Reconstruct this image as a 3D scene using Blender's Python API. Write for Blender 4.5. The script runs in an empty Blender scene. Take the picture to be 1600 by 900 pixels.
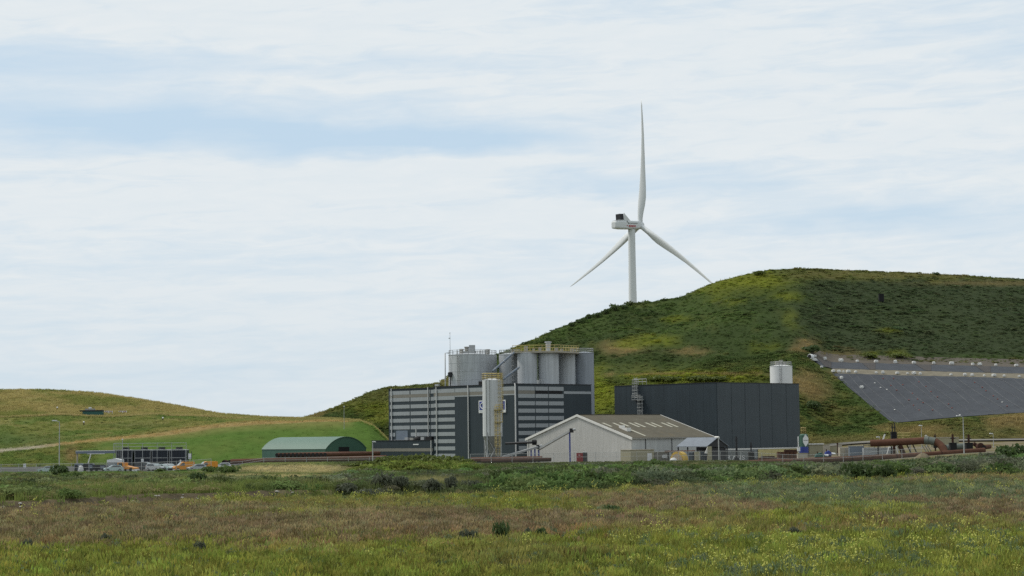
import bpy, math, random
import numpy as np
from mathutils import Vector, Matrix

random.seed(7)
rng = np.random.default_rng(7)
scene = bpy.context.scene
COL = scene.collection
R = math.radians

# ------------------------------------------------------------------ camera
FPX = 3000.0                        # focal length in pixels of a 1600 px wide frame
CAM = np.array([0.0, 0.0, 7.0])
PITCH = math.atan(230.0 / FPX)
ROLL = 0.012
F = np.array([0, math.cos(PITCH), math.sin(PITCH)])
R0 = np.array([1.0, 0, 0])
U0 = np.array([0, -math.sin(PITCH), math.cos(PITCH)])
RV = math.cos(ROLL) * R0 - math.sin(ROLL) * U0
UV = math.sin(ROLL) * R0 + math.cos(ROLL) * U0
cam = bpy.data.cameras.new('camera')
cam.sensor_width = 36.0
cam.lens = FPX / 1600 * 36
cam.clip_start = 0.5
cam.clip_end = 20000
camo = bpy.data.objects.new('camera', cam)
COL.objects.link(camo)
camo.matrix_world = Matrix(((RV[0], UV[0], -F[0], CAM[0]), (RV[1], UV[1], -F[1], CAM[1]),
                            (RV[2], UV[2], -F[2], CAM[2]), (0, 0, 0, 1)))
scene.camera = camo

# ------------------------------------------------------------------ light
SUN_EL, SUN_AZ = R(52), R(-70)      # azimuth from +Y towards +X: high, from the left
sun = bpy.data.lights.new('sun', 'SUN')
sun.energy = 2.7
sun.angle = R(12)
sun.color = (1.0, 0.95, 0.87)
suno = bpy.data.objects.new('sun', sun)
COL.objects.link(suno)
sd = Vector((math.sin(SUN_AZ) * math.cos(SUN_EL), math.cos(SUN_AZ) * math.cos(SUN_EL), math.sin(SUN_EL)))
suno.rotation_euler = sd.to_track_quat('Z', 'Y').to_euler()

scene.view_settings.view_transform = 'Standard'
scene.view_settings.look = 'None'
scene.view_settings.gamma = 1.0
scene.view_settings.exposure = 0.0
scene.cycles.use_denoising = False
scene.cycles.max_bounces = 5
scene.cycles.diffuse_bounces = 2
scene.cycles.transparent_max_bounces = 12


class NT:
    """small wrapper to write node trees shortly"""
    def __init__(s, tree):
        s.t = tree
        s.t.nodes.clear()

    def n(s, typ, **kw):
        nd = s.t.nodes.new(typ)
        for k, v in kw.items():
            if k == 'i':
                for a, b in v.items():
                    if isinstance(b, bpy.types.NodeSocket):
                        s.t.links.new(b, nd.inputs[a])
                    else:
                        nd.inputs[a].default_value = b
            else:
                setattr(nd, k, v)
        return nd

    def m(s, op, a, b=None, c=None, clamp=False):
        nd = s.t.nodes.new('ShaderNodeMath')
        nd.operation = op
        nd.use_clamp = clamp
        for k, v in enumerate((a, b, c)):
            if v is None:
                continue
            if isinstance(v, bpy.types.NodeSocket):
                s.t.links.new(v, nd.inputs[k])
            else:
                nd.inputs[k].default_value = v
        return nd.outputs[0]

    def mix(s, f, a, b, mode='MIX'):
        nd = s.t.nodes.new('ShaderNodeMix')
        nd.data_type = 'RGBA'
        nd.blend_type = mode
        for k, v in ((0, f), (6, a), (7, b)):
            if isinstance(v, bpy.types.NodeSocket):
                s.t.links.new(v, nd.inputs[k])
            elif k == 0:
                nd.inputs[0].default_value = v
            else:
                nd.inputs[k].default_value = (v[0], v[1], v[2], 1)
        return nd.outputs[2]

    def link(s, a, b):
        s.t.links.new(a, b)


# ------------------------------------------------------------------ sky
world = bpy.data.worlds.new('World')
scene.world = world
world.use_nodes = True
w = NT(world.node_tree)
sky = w.n('ShaderNodeTexSky', sky_type='NISHITA', sun_disc=False, sun_elevation=SUN_EL, sun_rotation=SUN_AZ,
          air_density=1.0, dust_density=1.2, ozone_density=1.0)
tc = w.n('ShaderNodeTexCoord')
sep = w.n('ShaderNodeSeparateXYZ', i={0: tc.outputs['Generated']})
dx, dy, dz = sep.outputs
az = w.m('ARCTAN2', dx, dy)
el = w.m('ARCSINE', dz)
# two stretched noises in azimuth / elevation: cirrus streaks, a little inclined
elt = w.m('SUBTRACT', el, w.m('MULTIPLY', az, 0.035))
vec = w.n('ShaderNodeCombineXYZ', i={0: w.m('MULTIPLY', az, 4.5), 1: w.m('MULTIPLY', elt, 58.0), 2: 3.7})
big = w.n('ShaderNodeTexNoise', i={'Vector': vec.outputs[0], 'Scale': 1.0, 'Detail': 7.0, 'Roughness': 0.6, 'Distortion': 0.5})
vec2 = w.n('ShaderNodeCombineXYZ', i={0: w.m('MULTIPLY', az, 26.0), 1: w.m('MULTIPLY', elt, 150.0), 2: 9.1})
fine = w.n('ShaderNodeTexNoise', i={'Vector': vec2.outputs[0], 'Scale': 1.0, 'Detail': 6.0, 'Roughness': 0.62, 'Distortion': 0.8})
vec3 = w.n('ShaderNodeCombineXYZ', i={0: w.m('MULTIPLY', az, 14.0), 1: w.m('MULTIPLY', elt, 40.0), 2: 1.3})
warp = w.n('ShaderNodeTexNoise', i={'Vector': vec3.outputs[0], 'Scale': 1.0, 'Detail': 4.0})
wv = w.m('SUBTRACT', warp.outputs[0], 0.5)
# openings in the cloud sheet: (azimuth, elevation, half width, half height, depth)
def pxdir(px, py):
    d = F + (px - 800) / FPX * RV + (450 - py) / FPX * UV
    d = d / np.linalg.norm(d)
    return math.atan2(d[0], d[1]), math.asin(d[2])
OPEN = [(90, 82, 330, 26, .55), (70, 122, 300, 34, .5), (40, 190, 330, 42, .75), (420, 205, 420, 40, .85), (700, 215, 230, 22, .6), (870, 288, 190, 26, .6),
        (850, 225, 170, 38, .35), (1130, 300, 260, 18, .5), (1450, 335, 300, 22, .6), (1270, 345, 160, 12, .3), (600, 95, 300, 20, .3), (520, 355, 160, 14, .3),
        (180, 620, 300, 30, .18), (1560, 40, 200, 60, .25), (330, 420, 300, 20, .12)]
CLOUD = [(620, 262, 330, 18, .5), (640, 305, 380, 40, .35), (250, 320, 300, 36, .3), (800, 60, 600, 40, .3), (300, 25, 400, 30, .35), (1250, 200, 400, 60, .3), (520, 140, 260, 18, .35), (880, 335, 200, 20, .3)]
acc = None
for lst, sg in ((OPEN, 1.0), (CLOUD, -1.0)):
    for (px, py, hw, hh, dp) in lst:
        a0, e0 = pxdir(px, py)
        qa = w.m('DIVIDE', w.m('SUBTRACT', w.m('ADD', az, w.m('MULTIPLY', wv, 0.10)), a0), hw / FPX)
        qe = w.m('DIVIDE', w.m('SUBTRACT', w.m('ADD', el, w.m('MULTIPLY', wv, 0.034)), e0), hh / FPX)
        g = w.m('POWER', 2.718, w.m('MULTIPLY', w.m('ADD', w.m('MULTIPLY', qa, qa), w.m('MULTIPLY', qe, qe)), -1.0))
        acc = w.m('MULTIPLY_ADD', g, dp * sg * (.82 if sg > 0 else 1.0), acc if acc is not None else 0.0)
base = w.m('MULTIPLY', w.m('SUBTRACT', 0.50, big.outputs[0]), 0.95)
base = w.m('ADD', base, w.m('MULTIPLY', w.m('SUBTRACT', 0.5, fine.outputs[0]), 0.85))
vec4 = w.n('ShaderNodeCombineXYZ', i={0: w.m('MULTIPLY', az, 9.0), 1: w.m('MULTIPLY', elt, 95.0), 2: 5.5})
mid_ = w.n('ShaderNodeTexNoise', i={'Vector': vec4.outputs[0], 'Scale': 1.0, 'Detail': 5.0, 'Roughness': 0.55, 'Distortion': 0.6})
base = w.m('ADD', base, w.m('MULTIPLY', w.m('SUBTRACT', 0.5, mid_.outputs[0]), 1.0))
acc = w.m('MULTIPLY', acc, w.m('ADD', w.m('MULTIPLY', fine.outputs[0], 1.1), w.m('SUBTRACT', w.m('MULTIPLY', mid_.outputs[0], 1.6), 0.40)))
blue = w.m('ADD', w.m('ADD', base, acc), 0.14, clamp=True)
# thinner towards the zenith, a milky sheet at the horizon
cloudcol = w.mix(w.m('MULTIPLY', w.m('SUBTRACT', fine.outputs[0], 0.25), 1.4, clamp=True), (7.3, 8.0, 8.45), (8.2, 8.55, 8.7))
lowcol = w.mix(w.m('DIVIDE', el, 0.10, clamp=True), (7.0, 7.7, 8.15), cloudcol)
skyb = w.mix(1.0, sky.outputs[0], (1.0, 1.0, 1.0), 'MULTIPLY')
skyb = w.mix(0.82, skyb, (5.1, 6.95, 8.7))
col = w.mix(w.m('MULTIPLY', blue, 0.8), lowcol, skyb)
bg = w.n('ShaderNodeBackground', i={'Color': col, 'Strength': 0.1})
wo = w.n('ShaderNodeOutputWorld', i={'Surface': bg.outputs[0]})


# ------------------------------------------------------------------ geometry of the view
def P(px, py, D):
    d = F + (px - 800) / FPX * RV + (450 - py) / FPX * UV
    return CAM + d * (D / d[1])


def proj(p):
    q = np.asarray(p, float) - CAM
    f = q @ F
    return 800 + FPX * (q @ RV) / f, 450 - FPX * (q @ UV) / f


def along(o, d, px):
    """t so that o + t d shows in image column px"""
    k = (px - 800) / FPX
    o = np.asarray(o, float) - CAM
    d = np.asarray(d, float)
    return (k * (o @ F) - o @ RV) / (d @ RV - k * (d @ F))


def hit(px, py, pt, nrm):
    d = F + (px - 800) / FPX * RV + (450 - py) / FPX * UV
    t = ((np.asarray(pt) - CAM) @ np.asarray(nrm)) / (d @ np.asarray(nrm))
    return CAM + t * d


def ss(a, b, t):
    t = np.clip((np.asarray(t, float) - a) / (b - a), 0, 1)
    return t * t * (3 - 2 * t)


def vnoise(x, y, seed=0):
    x = np.asarray(x, float); y = np.asarray(y, float)
    xi = np.floor(x).astype(np.int64); yi = np.floor(y).astype(np.int64)
    xf = x - xi; yf = y - yi
    def h(a, b):
        n = (a * 374761393 + b * 668265263 + seed * 974711) & 0x7fffffff
        n = ((n ^ (n >> 13)) * 1274126177) & 0x7fffffff
        return ((n ^ (n >> 16)) & 0xffff) / 65535.0
    u = xf * xf * (3 - 2 * xf); v = yf * yf * (3 - 2 * yf)
    return (h(xi, yi) * (1 - u) + h(xi + 1, yi) * u) * (1 - v) + (h(xi, yi + 1) * (1 - u) + h(xi + 1, yi + 1) * u) * v


def fbm(x, y, seed=0, oct=4):
    s = 0; a = .5; tot = 0
    for k in range(oct):
        s = s + a * vnoise(np.asarray(x) * 2 ** k, np.asarray(y) * 2 ** k, seed + k * 17)
        tot += a; a *= .5
    return s / tot


# ------------------------------------------------------------------ materials
def mat(name, rgb, rough=0.75, var=0.15, scale=0.6, metal=0.0, streak=0.0, ribs=0.0, ribdir=0, ribk=.5, dirt=None, attr=None, inst=None, bump=0.0, alpha=1.0, trans=False, spec=0.3):
    m = bpy.data.materials.new(name)
    m.use_nodes = True
    t = NT(m.node_tree)
    out = t.n('ShaderNodeOutputMaterial')
    b = t.n('ShaderNodeBsdfPrincipled')
    b.inputs['Roughness'].default_value = rough
    b.inputs['Metallic'].default_value = metal
    b.inputs['Specular IOR Level'].default_value = spec
    co = t.n('ShaderNodeTexCoord').outputs['Object']
    nz = t.n('ShaderNodeTexNoise', i={'Vector': co, 'Scale': scale, 'Detail': 5.0, 'Roughness': 0.65})
    if inst:
        src = t.n('ShaderNodeAttribute', attribute_type='INSTANCER', attribute_name=inst).outputs['Color']
    elif attr:
        src = t.n('ShaderNodeAttribute', attribute_type='GEOMETRY', attribute_name=attr).outputs['Color']
    else:
        src = t.n('ShaderNodeRGB').outputs[0]
        src.default_value = (*rgb, 1)
    f = t.m('MULTIPLY_ADD', t.m('SUBTRACT', nz.outputs[0], 0.5), var * 3.0, 1.0)
    if streak:
        mp = t.n('ShaderNodeMapping', i={'Vector': co, 'Scale': (2.2, 2.2, 0.09)})
        sn = t.n('ShaderNodeTexNoise', i={'Vector': mp.outputs[0], 'Scale': 1.0, 'Detail': 4.0})
        f = t.m('MULTIPLY', f, t.m('MULTIPLY_ADD', t.m('SUBTRACT', sn.outputs[0], 0.5), streak * 2.5, 1.0))
    hsv = t.n('ShaderNodeHueSaturation', i={'Color': src, 'Value': f})
    c = hsv.outputs[0]
    if dirt:
        dn = t.n('ShaderNodeTexNoise', i={'Vector': co, 'Scale': dirt[1], 'Detail': 6.0, 'Roughness': 0.7})
        c = t.mix(t.m('MULTIPLY', t.m('SUBTRACT', dn.outputs[0], dirt[2]), 5.0, clamp=True), c, dirt[0])
    t.link(c, b.inputs['Base Color'])
    if ribs:
        sp = t.n('ShaderNodeSeparateXYZ', i={0: co})
        s_ = t.m('SINE', t.m('MULTIPLY', sp.outputs[ribdir], 2 * math.pi / ribs))
        bm_ = t.n('ShaderNodeBump', i={'Strength': ribk, 'Distance': ribs * .08, 'Height': s_})
        t.link(bm_.outputs[0], b.inputs['Normal'])
    elif bump:
        bm_ = t.n('ShaderNodeBump', i={'Strength': 0.8, 'Distance': bump, 'Height': nz.outputs[0]})
        t.link(bm_.outputs[0], b.inputs['Normal'])
    if alpha < 1:
        tr = t.n('ShaderNodeBsdfTransparent')
        mx = t.n('ShaderNodeMixShader', i={0: alpha, 1: tr.outputs[0], 2: b.outputs[0]})
        t.link(mx.outputs[0], out.inputs[0])
    elif trans:
        td = t.n('ShaderNodeBsdfTranslucent')
        t.link(c, td.inputs['Color'])
        mx = t.n('ShaderNodeMixShader', i={0: 0.4, 1: b.outputs[0], 2: td.outputs[0]})
        t.link(mx.outputs[0], out.inputs[0])
    else:
        t.link(b.outputs[0], out.inputs[0])
    return m


M = {}
M['navy'] = mat('navy cladding', (.028, .040, .048), .55, .12, .3, streak=.2)
M['navy2'] = mat('navy cladding, greyer', (.048, .062, .071), .5, .12, .3, streak=.2)
M['panelgrey'] = mat('light grey cladding', (.29, .31, .32), .55, .06, .5, streak=.12)
M['taupe'] = mat('taupe band', (.19, .18, .155), .6, .1, .5, streak=.1)
M['black'] = mat('black opening', (.012, .012, .013), .8, .1)
M['blackmetal'] = mat('black painted steel', (.022, .023, .026), .55, .15)
M['pipewhite'] = mat('pale downpipe', (.46, .46, .45), .6, .08)
M['tank'] = mat('pale grey tank shell', (.41, .43, .445), .6, .10, .25, streak=.3, dirt=((.26, .25, .23), .35, .60))
M['silowhite'] = mat('off white silo shell', (.47, .485, .49), .6, .08, .25, streak=.25)
M['tankdark'] = mat('blue grey tank shell', (.24, .265, .295), .5, .1, .25, streak=.22)
M['galv'] = mat('galvanised steel', (.34, .35, .35), .5, .12, 1.5, metal=.25)
M['duct'] = mat('weathered duct', (.30, .29, .26), .7, .15, 1.0)
M['yellow'] = mat('yellow painted steel', (.42, .34, .14), .6, .15, 1.0)
M['hopper'] = mat('grey hopper cone', (.20, .205, .20), .6, .12, .5)
M['white'] = mat('white paint', (.64, .65, .645), .5, .06, .6, streak=.06)
M['blue'] = mat('blue paint', (.035, .055, .24), .5, .1)
M['shedwall'] = mat('pale shed sheeting', (.43, .425, .40), .6, .06, .25, streak=.12, ribs=.42, ribdir=1, ribk=.25)
M['shedside'] = mat('pale shed side sheeting', (.41, .42, .405), .6, .07, .25, streak=.16, ribs=.42, ribdir=0, ribk=.25)
M['shedroof'] = mat('weathered fibre cement roof', (.118, .108, .084), .95, .2, .5, streak=.0, spec=.04, ribs=.6, ribdir=0, dirt=((.14, .11, .065), .3, .55))
M['skylight'] = mat('translucent roof sheet', (.36, .345, .27), .6, .15, .8)
M['trim'] = mat('white trim', (.66, .65, .61), .5, .08)
M['green'] = mat('green hall sheeting', (.055, .118, .088), .6, .08, .3, ribs=.5, ribdir=1)
M['greenroof'] = mat('green hall roof', (.100, .165, .128), .55, .08, .3, ribs=.5, ribdir=1)
M['rust'] = mat('rusty steel', (.098, .050, .034), .95, .3, .7, spec=.1, dirt=((.15, .075, .045), .5, .55))
M['rustdark'] = mat('dark rusty steel', (.055, .030, .023), .95, .25, .7, spec=.1)
M['concrete'] = mat('concrete', (.36, .33, .27), .85, .12, .8)
M['tan'] = mat('tan block', (.30, .28, .19), .85, .12, .8)
M['red'] = mat('red paint', (.22, .022, .025), .5, .15)
M['orange'] = mat('orange paint', (.62, .25, .02), .4, .08)
M['silver'] = mat('silver car paint', (.42, .45, .46), .35, .08, metal=.3)
M['paleteal'] = mat('pale green silver car paint', (.42, .52, .50), .35, .08, metal=.2)
M['carwhite'] = mat('white car paint', (.70, .72, .73), .35, .05)
M['darkvan'] = mat('dark grey car paint', (.035, .038, .045), .35, .1)
M['glass'] = mat('dark car glass', (.03, .04, .045), .08, .05, spec=.6)
M['glasspale'] = mat('glass with painted sky reflection', (.25, .30, .30), .1, .05, spec=.8)  # pale base colour stands in for sky reflected in the glass
M['tyre'] = mat('tyre rubber', (.015, .015, .015), .9, .1)
M['lampred'] = mat('red lamp glass', (.35, .02, .015), .3, .05)
M['post'] = mat('galvanised post', (.36, .37, .36), .6, .1)
M['mesh'] = mat('chain link', (.30, .31, .30), .6, .1, alpha=.13)
M['blueblack'] = mat('blue black tank panels', (.020, .026, .036), .5, .15, .8)
M['sandbag'] = mat('white bulk bag', (.56, .56, .54), .85, .10, 1.5, bump=.05)
M['liner'] = mat('black liner', (.052, .057, .065), .75, .25, .25, bump=.3, spec=.15)
M['linerdark'] = mat('overlap strip', (.05, .045, .042), .8, .2)
M['rope'] = mat('pale rope', (.13, .135, .14), .8, .1)
M['turbine'] = mat('turbine white', (.62, .64, .64), .45, .03, .05)
M['canopy'] = mat('grey blue canopy roof', (.18, .20, .225), .7, .12, .6, streak=.2, spec=.1)
M['drum'] = mat('worn yellow drum', (.50, .33, .05), .6, .3, 1.0, dirt=((.30, .20, .13), 1.2, .5))
M['drumpale'] = mat('worn pinkish steel', (.34, .27, .20), .75, .25, 1.5)
M['ribgrey'] = mat('ribbed grey container', (.20, .215, .215), .6, .15, .6)
M['paleyellow'] = mat('pale yellow panels', (.50, .43, .20), .7, .1, .6)
M['bluegrey'] = mat('blue grey steel', (.15, .18, .22), .6, .15)
M['teal'] = mat('teal green paint', (.03, .10, .085), .6, .15)
M['pipegrey'] = mat('grey flange', (.10, .115, .10), .6, .25, 1.0)
M['wood'] = mat('stem wood', (.08, .06, .04), .9, .2)
M['stone'] = mat('pale rubble', (.38, .36, .32), .9, .2, 1.5, bump=.1)
M['asphalt'] = mat('grey road', (.16, .15, .13), .95, .12, .3)
M['pathtan'] = mat('trodden path', (.26, .20, .10), .95, .2, .15)
M['ground'] = mat('ground', (.1, .1, .1), .95, .25, .35, attr='col', bump=.2, spec=.03)
M['foliage'] = mat('foliage', (.1, .1, .1), .7, .22, 1.2, inst='tint', trans=True, spec=.06)
M['flower'] = mat('yellow flowers', (.60, .60, .17), .7, .15, 3.0, trans=True, spec=.1)
M['bushdark'] = mat('dark green leaves', (.070, .108, .034), .6, .35, .9, trans=True)
M['bushgreen'] = mat('green leaves', (.092, .140, .036), .6, .35, .9, trans=True)
M['bushgrey'] = mat('grey green leaves', (.105, .118, .076), .7, .3, .9, trans=True)
M['bushyellow'] = mat('yellow green leaves', (.115, .145, .032), .6, .35, .9, trans=True)


# ------------------------------------------------------------------ mesh builder
class MB:
    def __init__(s):
        s.v = []; s.f = []; s.sm = []

    def add(s, vs, fs, smooth=False):
        o = len(s.v)
        s.v += [tuple(map(float, p)) for p in vs]
        s.f += [tuple(i + o for i in f) for f in fs]
        s.sm += [smooth] * len(fs)
        return s

    def box(s, x0, x1, y0, y1, z0, z1):
        x0, x1 = min(x0, x1), max(x0, x1); y0, y1 = min(y0, y1), max(y0, y1); z0, z1 = min(z0, z1), max(z0, z1)
        return s.add([(x0, y0, z0), (x1, y0, z0), (x1, y1, z0), (x0, y1, z0), (x0, y0, z1), (x1, y0, z1), (x1, y1, z1), (x0, y1, z1)],
                     [(0, 3, 2, 1), (4, 5, 6, 7), (0, 1, 5, 4), (1, 2, 6, 5), (2, 3, 7, 6), (3, 0, 4, 7)])

    def prism(s, poly, vec):
        """polygon (3-D points) swept along vec"""
        n = len(poly)
        a = [np.asarray(p, float) for p in poly]
        b = [p + np.asarray(vec, float) for p in a]
        nrm = np.zeros(3)
        for i in range(n):
            nrm += np.cross(a[i], a[(i + 1) % n])
        flip = nrm @ np.asarray(vec, float) > 0
        f = [tuple(range(n))[::-1] if flip else tuple(range(n)), tuple(range(n, 2 * n)) if flip else tuple(range(n, 2 * n))[::-1]]
        for i in range(n):
            j = (i + 1) % n
            f.append((i, j, n + j, n + i) if flip else (j, i, n + i, n + j))
        return s.add(a + b, f)

    def lathe(s, prof, n=24, c=(0, 0), smooth=True, caps=True):
        """profile of (r, z) turned about the vertical through c"""
        def rg(r, z): return [(c[0] + r * math.cos(2 * math.pi * k / n), c[1] + r * math.sin(2 * math.pi * k / n), z) for k in range(n)]
        for (r0, z0), (r1, z1) in zip(prof[:-1], prof[1:]):
            s.add(rg(r0, z0) + rg(r1, z1), [(k, (k + 1) % n, n + (k + 1) % n, n + k) for k in range(n)], smooth)
        if caps:
            s.add(rg(*prof[0]), [tuple(range(n))[::-1]]); s.add(rg(*prof[-1]), [tuple(range(n))])
        return s

    def tube(s, path, r, n=8, caps=True, smooth=True):
        path = [np.asarray(p, float) for p in path]
        rr = r if isinstance(r, (list, tuple)) else [r] * len(path)
        vs = []; fs = []
        ref = None
        for i, p in enumerate(path):
            t = path[min(i + 1, len(path) - 1)] - path[max(i - 1, 0)]
            t = t / (np.linalg.norm(t) + 1e-12)
            if ref is None:
                ref = np.array([0, 0, 1.0]) if abs(t[2]) < .9 else np.array([1.0, 0, 0])
            a = np.cross(t, ref); a /= np.linalg.norm(a)
            b = np.cross(t, a)
            ref = np.cross(a, t)
            for k in range(n):
                q = 2 * math.pi * k / n
                vs.append(p + rr[i] * (math.cos(q) * a + math.sin(q) * b))
        for i in range(len(path) - 1):
            for k in range(n):
                l = (k + 1) % n
                fs.append((i * n + k, (i + 1) * n + k, (i + 1) * n + l, i * n + l)[::-1])
        s.add(vs, fs, smooth and n > 5)
        if caps:
            s.add(vs[:n], [tuple(range(n))]); s.add(vs[-n:], [tuple(range(n))[::-1]])
        return s

    def bar(s, a, b, w):
        return s.tube([a, b], w, 4, True, False)

    def build(s, name, m, parent=None):
        me = bpy.data.meshes.new(name)
        me.from_pydata(s.v, [], s.f)
        me.polygons.foreach_set('use_smooth', s.sm)
        me.materials.append(m)
        me.update()
        o = bpy.data.objects.new(name, me)
        COL.objects.link(o)
        if parent is not None:
            o.parent = parent
        return o


def thing(name, label, cat, loc=(0, 0, 0), yaw=0.0, group=None):
    o = bpy.data.objects.new(name, None)
    COL.objects.link(o)
    o.location = tuple(map(float, loc)); o.rotation_euler = (0, 0, yaw)
    o['label'] = label; o['category'] = cat
    if group: o['group'] = group
    return o


def tag(o, label, cat, group=None):
    o['label'] = label; o['category'] = cat
    if group: o['group'] = group
    return o


def copy_tree(o, parent=None):
    c = o.copy(); COL.objects.link(c)
    c.parent = parent
    for ch in list(o.children):
        copy_tree(ch, c)
    return c


ORD = 'first second third fourth fifth sixth seventh eighth ninth tenth eleventh twelfth thirteenth fourteenth fifteenth sixteenth seventeenth eighteenth nineteenth twentieth'.split()


def rail(pts, h, mb=None, step=1.6, r=.045, levels=(1.0, .55), closed=False):
    """posts and rails along a polyline of floor points"""
    mb = mb or MB()
    pts = [np.asarray(p, float) for p in pts]
    if closed: pts = pts + [pts[0]]
    for a, b in zip(pts[:-1], pts[1:]):
        L = np.linalg.norm(b - a); n = max(1, round(L / step))
        for k in range(n + 1):
            q = a + (b - a) * k / n
            mb.bar(q, q + np.array([0, 0, h]), r)
        for l in levels:
            mb.bar(a + np.array([0, 0, h * l]), b + np.array([0, 0, h * l]), r)
    return mb


def ring(c, r, z, n=14):
    return [(c[0] + r * math.cos(2 * math.pi * k / n), c[1] + r * math.sin(2 * math.pi * k / n), z) for k in range(n)]


def letters(text, m, size, parent, loc, extrude=.02, offset=.02, align='CENTER', name='letter', sx=1.0):
    """text as real mesh, standing upright and facing local -Y"""
    cu = bpy.data.curves.new('text', 'FONT'); cu.body = text; cu.size = size; cu.extrude = extrude; cu.offset = offset; cu.align_x = align
    tmp = bpy.data.objects.new('text', cu)
    me = bpy.data.meshes.new_from_object(tmp)
    bpy.data.objects.remove(tmp)
    me.materials.clear(); me.materials.append(m)
    o = bpy.data.objects.new(name, me); COL.objects.link(o); o.parent = parent
    o.rotation_euler = (R(90), 0, 0); o.location = loc; o.scale = (sx, 1, 1)
    return o


YAW = R(45)
UX = np.array([math.cos(YAW), math.sin(YAW), 0]); VX = np.array([-math.sin(YAW), math.cos(YAW), 0]); ZX = np.array([0, 0, 1.0])
# ------------------------------------------------------------------ ground
EX = [-400, -90, -60, -49.6, -38, -20, -8, 5, 24, 53, 79, 110, 400]
EY = [150, 165, 178, 186, 209, 217, 224, 223, 252, 282, 281, 284, 286]


def y_edge(x):
    x = np.asarray(x, float)
    return np.interp(x, EX, EY) + 5 * (vnoise(x / 9, x * 0, 5) - .5)


def gz(x, y):
    x = np.asarray(x, float); y = np.asarray(y, float)
    ye = y_edge(x)
    z = .35 * (fbm(x / 18, y / 18, 3) - .5) * (1 - ss(395, 425, y))
    bank = 1.0 * ss(365, 405, y) * (1 - ss(424, 436, y)) * ss(-80, -55, x) * (1 - ss(45, 62, x))
    plat = 1.45 * ss(380, 405, y) * ss(-65, -56, x) * (1 - ss(-26, -14, x))
    z = z + np.maximum(bank, plat)
    z = z + 2.0 * ss(62, 108, x) * ss(375, 425, y)
    z = z + 1.75 * ss(468, 545, y) * ss(52, 95, x)
    lf = 1 - ss(-22, 2, x)
    z = z - .5 * lf * ss(ye, ye + 3, y) * (1 - ss(ye + 6, ye + 9, y))
    z = z + .95 * lf * ss(ye + 7, ye + 10, y) * (1 - ss(250, 345, y))
    z = z + .5 * lf * (fbm(x / 7, y / 12, 31) - .5) * ss(ye + 6, ye + 14, y) * (1 - ss(300, 350, y))
    return z


def mixc(a, b, t):
    t = np.asarray(t)[..., None]
    return np.asarray(a) * (1 - t) + np.asarray(b) * t


def projv(X, Y, Z):
    q0 = X - CAM[0]; q1 = Y - CAM[1]; q2 = Z - CAM[2]
    f = q0 * F[0] + q1 * F[1] + q2 * F[2]
    return 800 + FPX * (q0 * RV[0] + q1 * RV[1] + q2 * RV[2]) / f, 450 - FPX * (q0 * UV[0] + q1 * UV[1] + q2 * UV[2]) / f


cG = (.118, .128, .028); cO = (.116, .110, .036); cB = (.126, .099, .059); cRd = (.145, .110, .052)
cGG = (.082, .100, .058); cSt = (.26, .22, .11); cDk = (.040, .062, .022); cEarth = (.085, .066, .045)


def field_colour(x, y, jit=0.0):
    """colour of the growth on the heath at a ground point, and how bare it is (0..1)"""
    px, py = projv(x, y, np.zeros_like(x))
    py = py + jit
    n1 = fbm(x / 14, y / 26, 11); n2 = fbm(x / 5, y / 9, 23); n3 = fbm(x / 30, y / 40, 41)
    yb = np.interp(px, [0, 300, 700, 1100, 1600], [876, 866, 851, 843, 840]) + 22 * (n2 - .5) + 34 * (n1 - .5)
    near = ss(-3, 3, py - yb)
    band = ss(-22, -8, py - yb + 14 * (n2 - .5)) * (1 - near) * ss(.42, .62, .5 * n1 + .5 * n2 + .06)
    left = 1 - ss(620, 1000, px + 500 * (n3 - .5))
    brown = np.clip(left * ss(796, 822, py + 40 * (n1 - .5) + 16 * (n2 - .5)) + (1 - left) * ss(.50, .60, n1) * ss(775, 800, py), 0, 1)
    gg = ss(1000, 1150, px) * ss(752, 762, py) * (1 - ss(785, 802, py + 20 * (n1 - .5)))
    c = mixc(cO, cG, ss(.4, .65, n2))
    c = mixc(c, cB, .72 * ss(.40, .6, n1))
    c = mixc(c, cGG, gg * .8)
    c = mixc(c, cB, brown * (.45 + .55 * n2))
    c = mixc(c, cRd, band)
    g2 = mixc(cG, cO, ss(.5, .7, n1) * .8)
    c = c * (1 - near[..., None]) + g2 * near[..., None]
    return c, band, near, brown, gg, px, py


def ground_colour(x, y):
    ye = y_edge(x)
    c, band, near, brown, gg, px, py = field_colour(x, y)
    c = c * .75
    n = fbm(x / 6, y / 6, 51)
    beyond = ss(ye, ye + 3, y)
    lf = 1 - ss(-22, 2, x)
    scarp = lf * (1 - ss(-30, -21, x)) * ss(ye + 1, ye + 3, y) * (1 - ss(ye + 9, ye + 14, y))
    b = mixc((.075, .085, .035), (.14, .12, .06), ss(.4, .62, n))
    c = mixc(c, b, beyond)
    c = mixc(c, cEarth, scarp * .9)
    track = lf * (1 - ss(-46, -41, x)) * ss(ye + .5, ye + 1.5, y) * (1 - ss(ye + 4, ye + 6, y))
    c = mixc(c, (.24, .21, .16), track)
    yard = ss(418, 428, y) * ss(-15, -5, x)
    c = mixc(c, (.16, .148, .115), yard)
    yl = ss(416, 422, y) * (1 - ss(-60, -48, x))
    c = mixc(c, (.085, .085, .08), yl)
    rs = ss(60, 75, x) * ss(425, 440, y) * (1 - ss(538, 545, y))
    c = mixc(c, mixc((.165, .140, .095), (.12, .105, .045), ss(.45, .6, n)), rs)
    c = mixc(c, (.09, .13, .03), ss(418, 426, y) * ss(-62, -52, x) * (1 - ss(-14, -6, x)))
    return c


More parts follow.
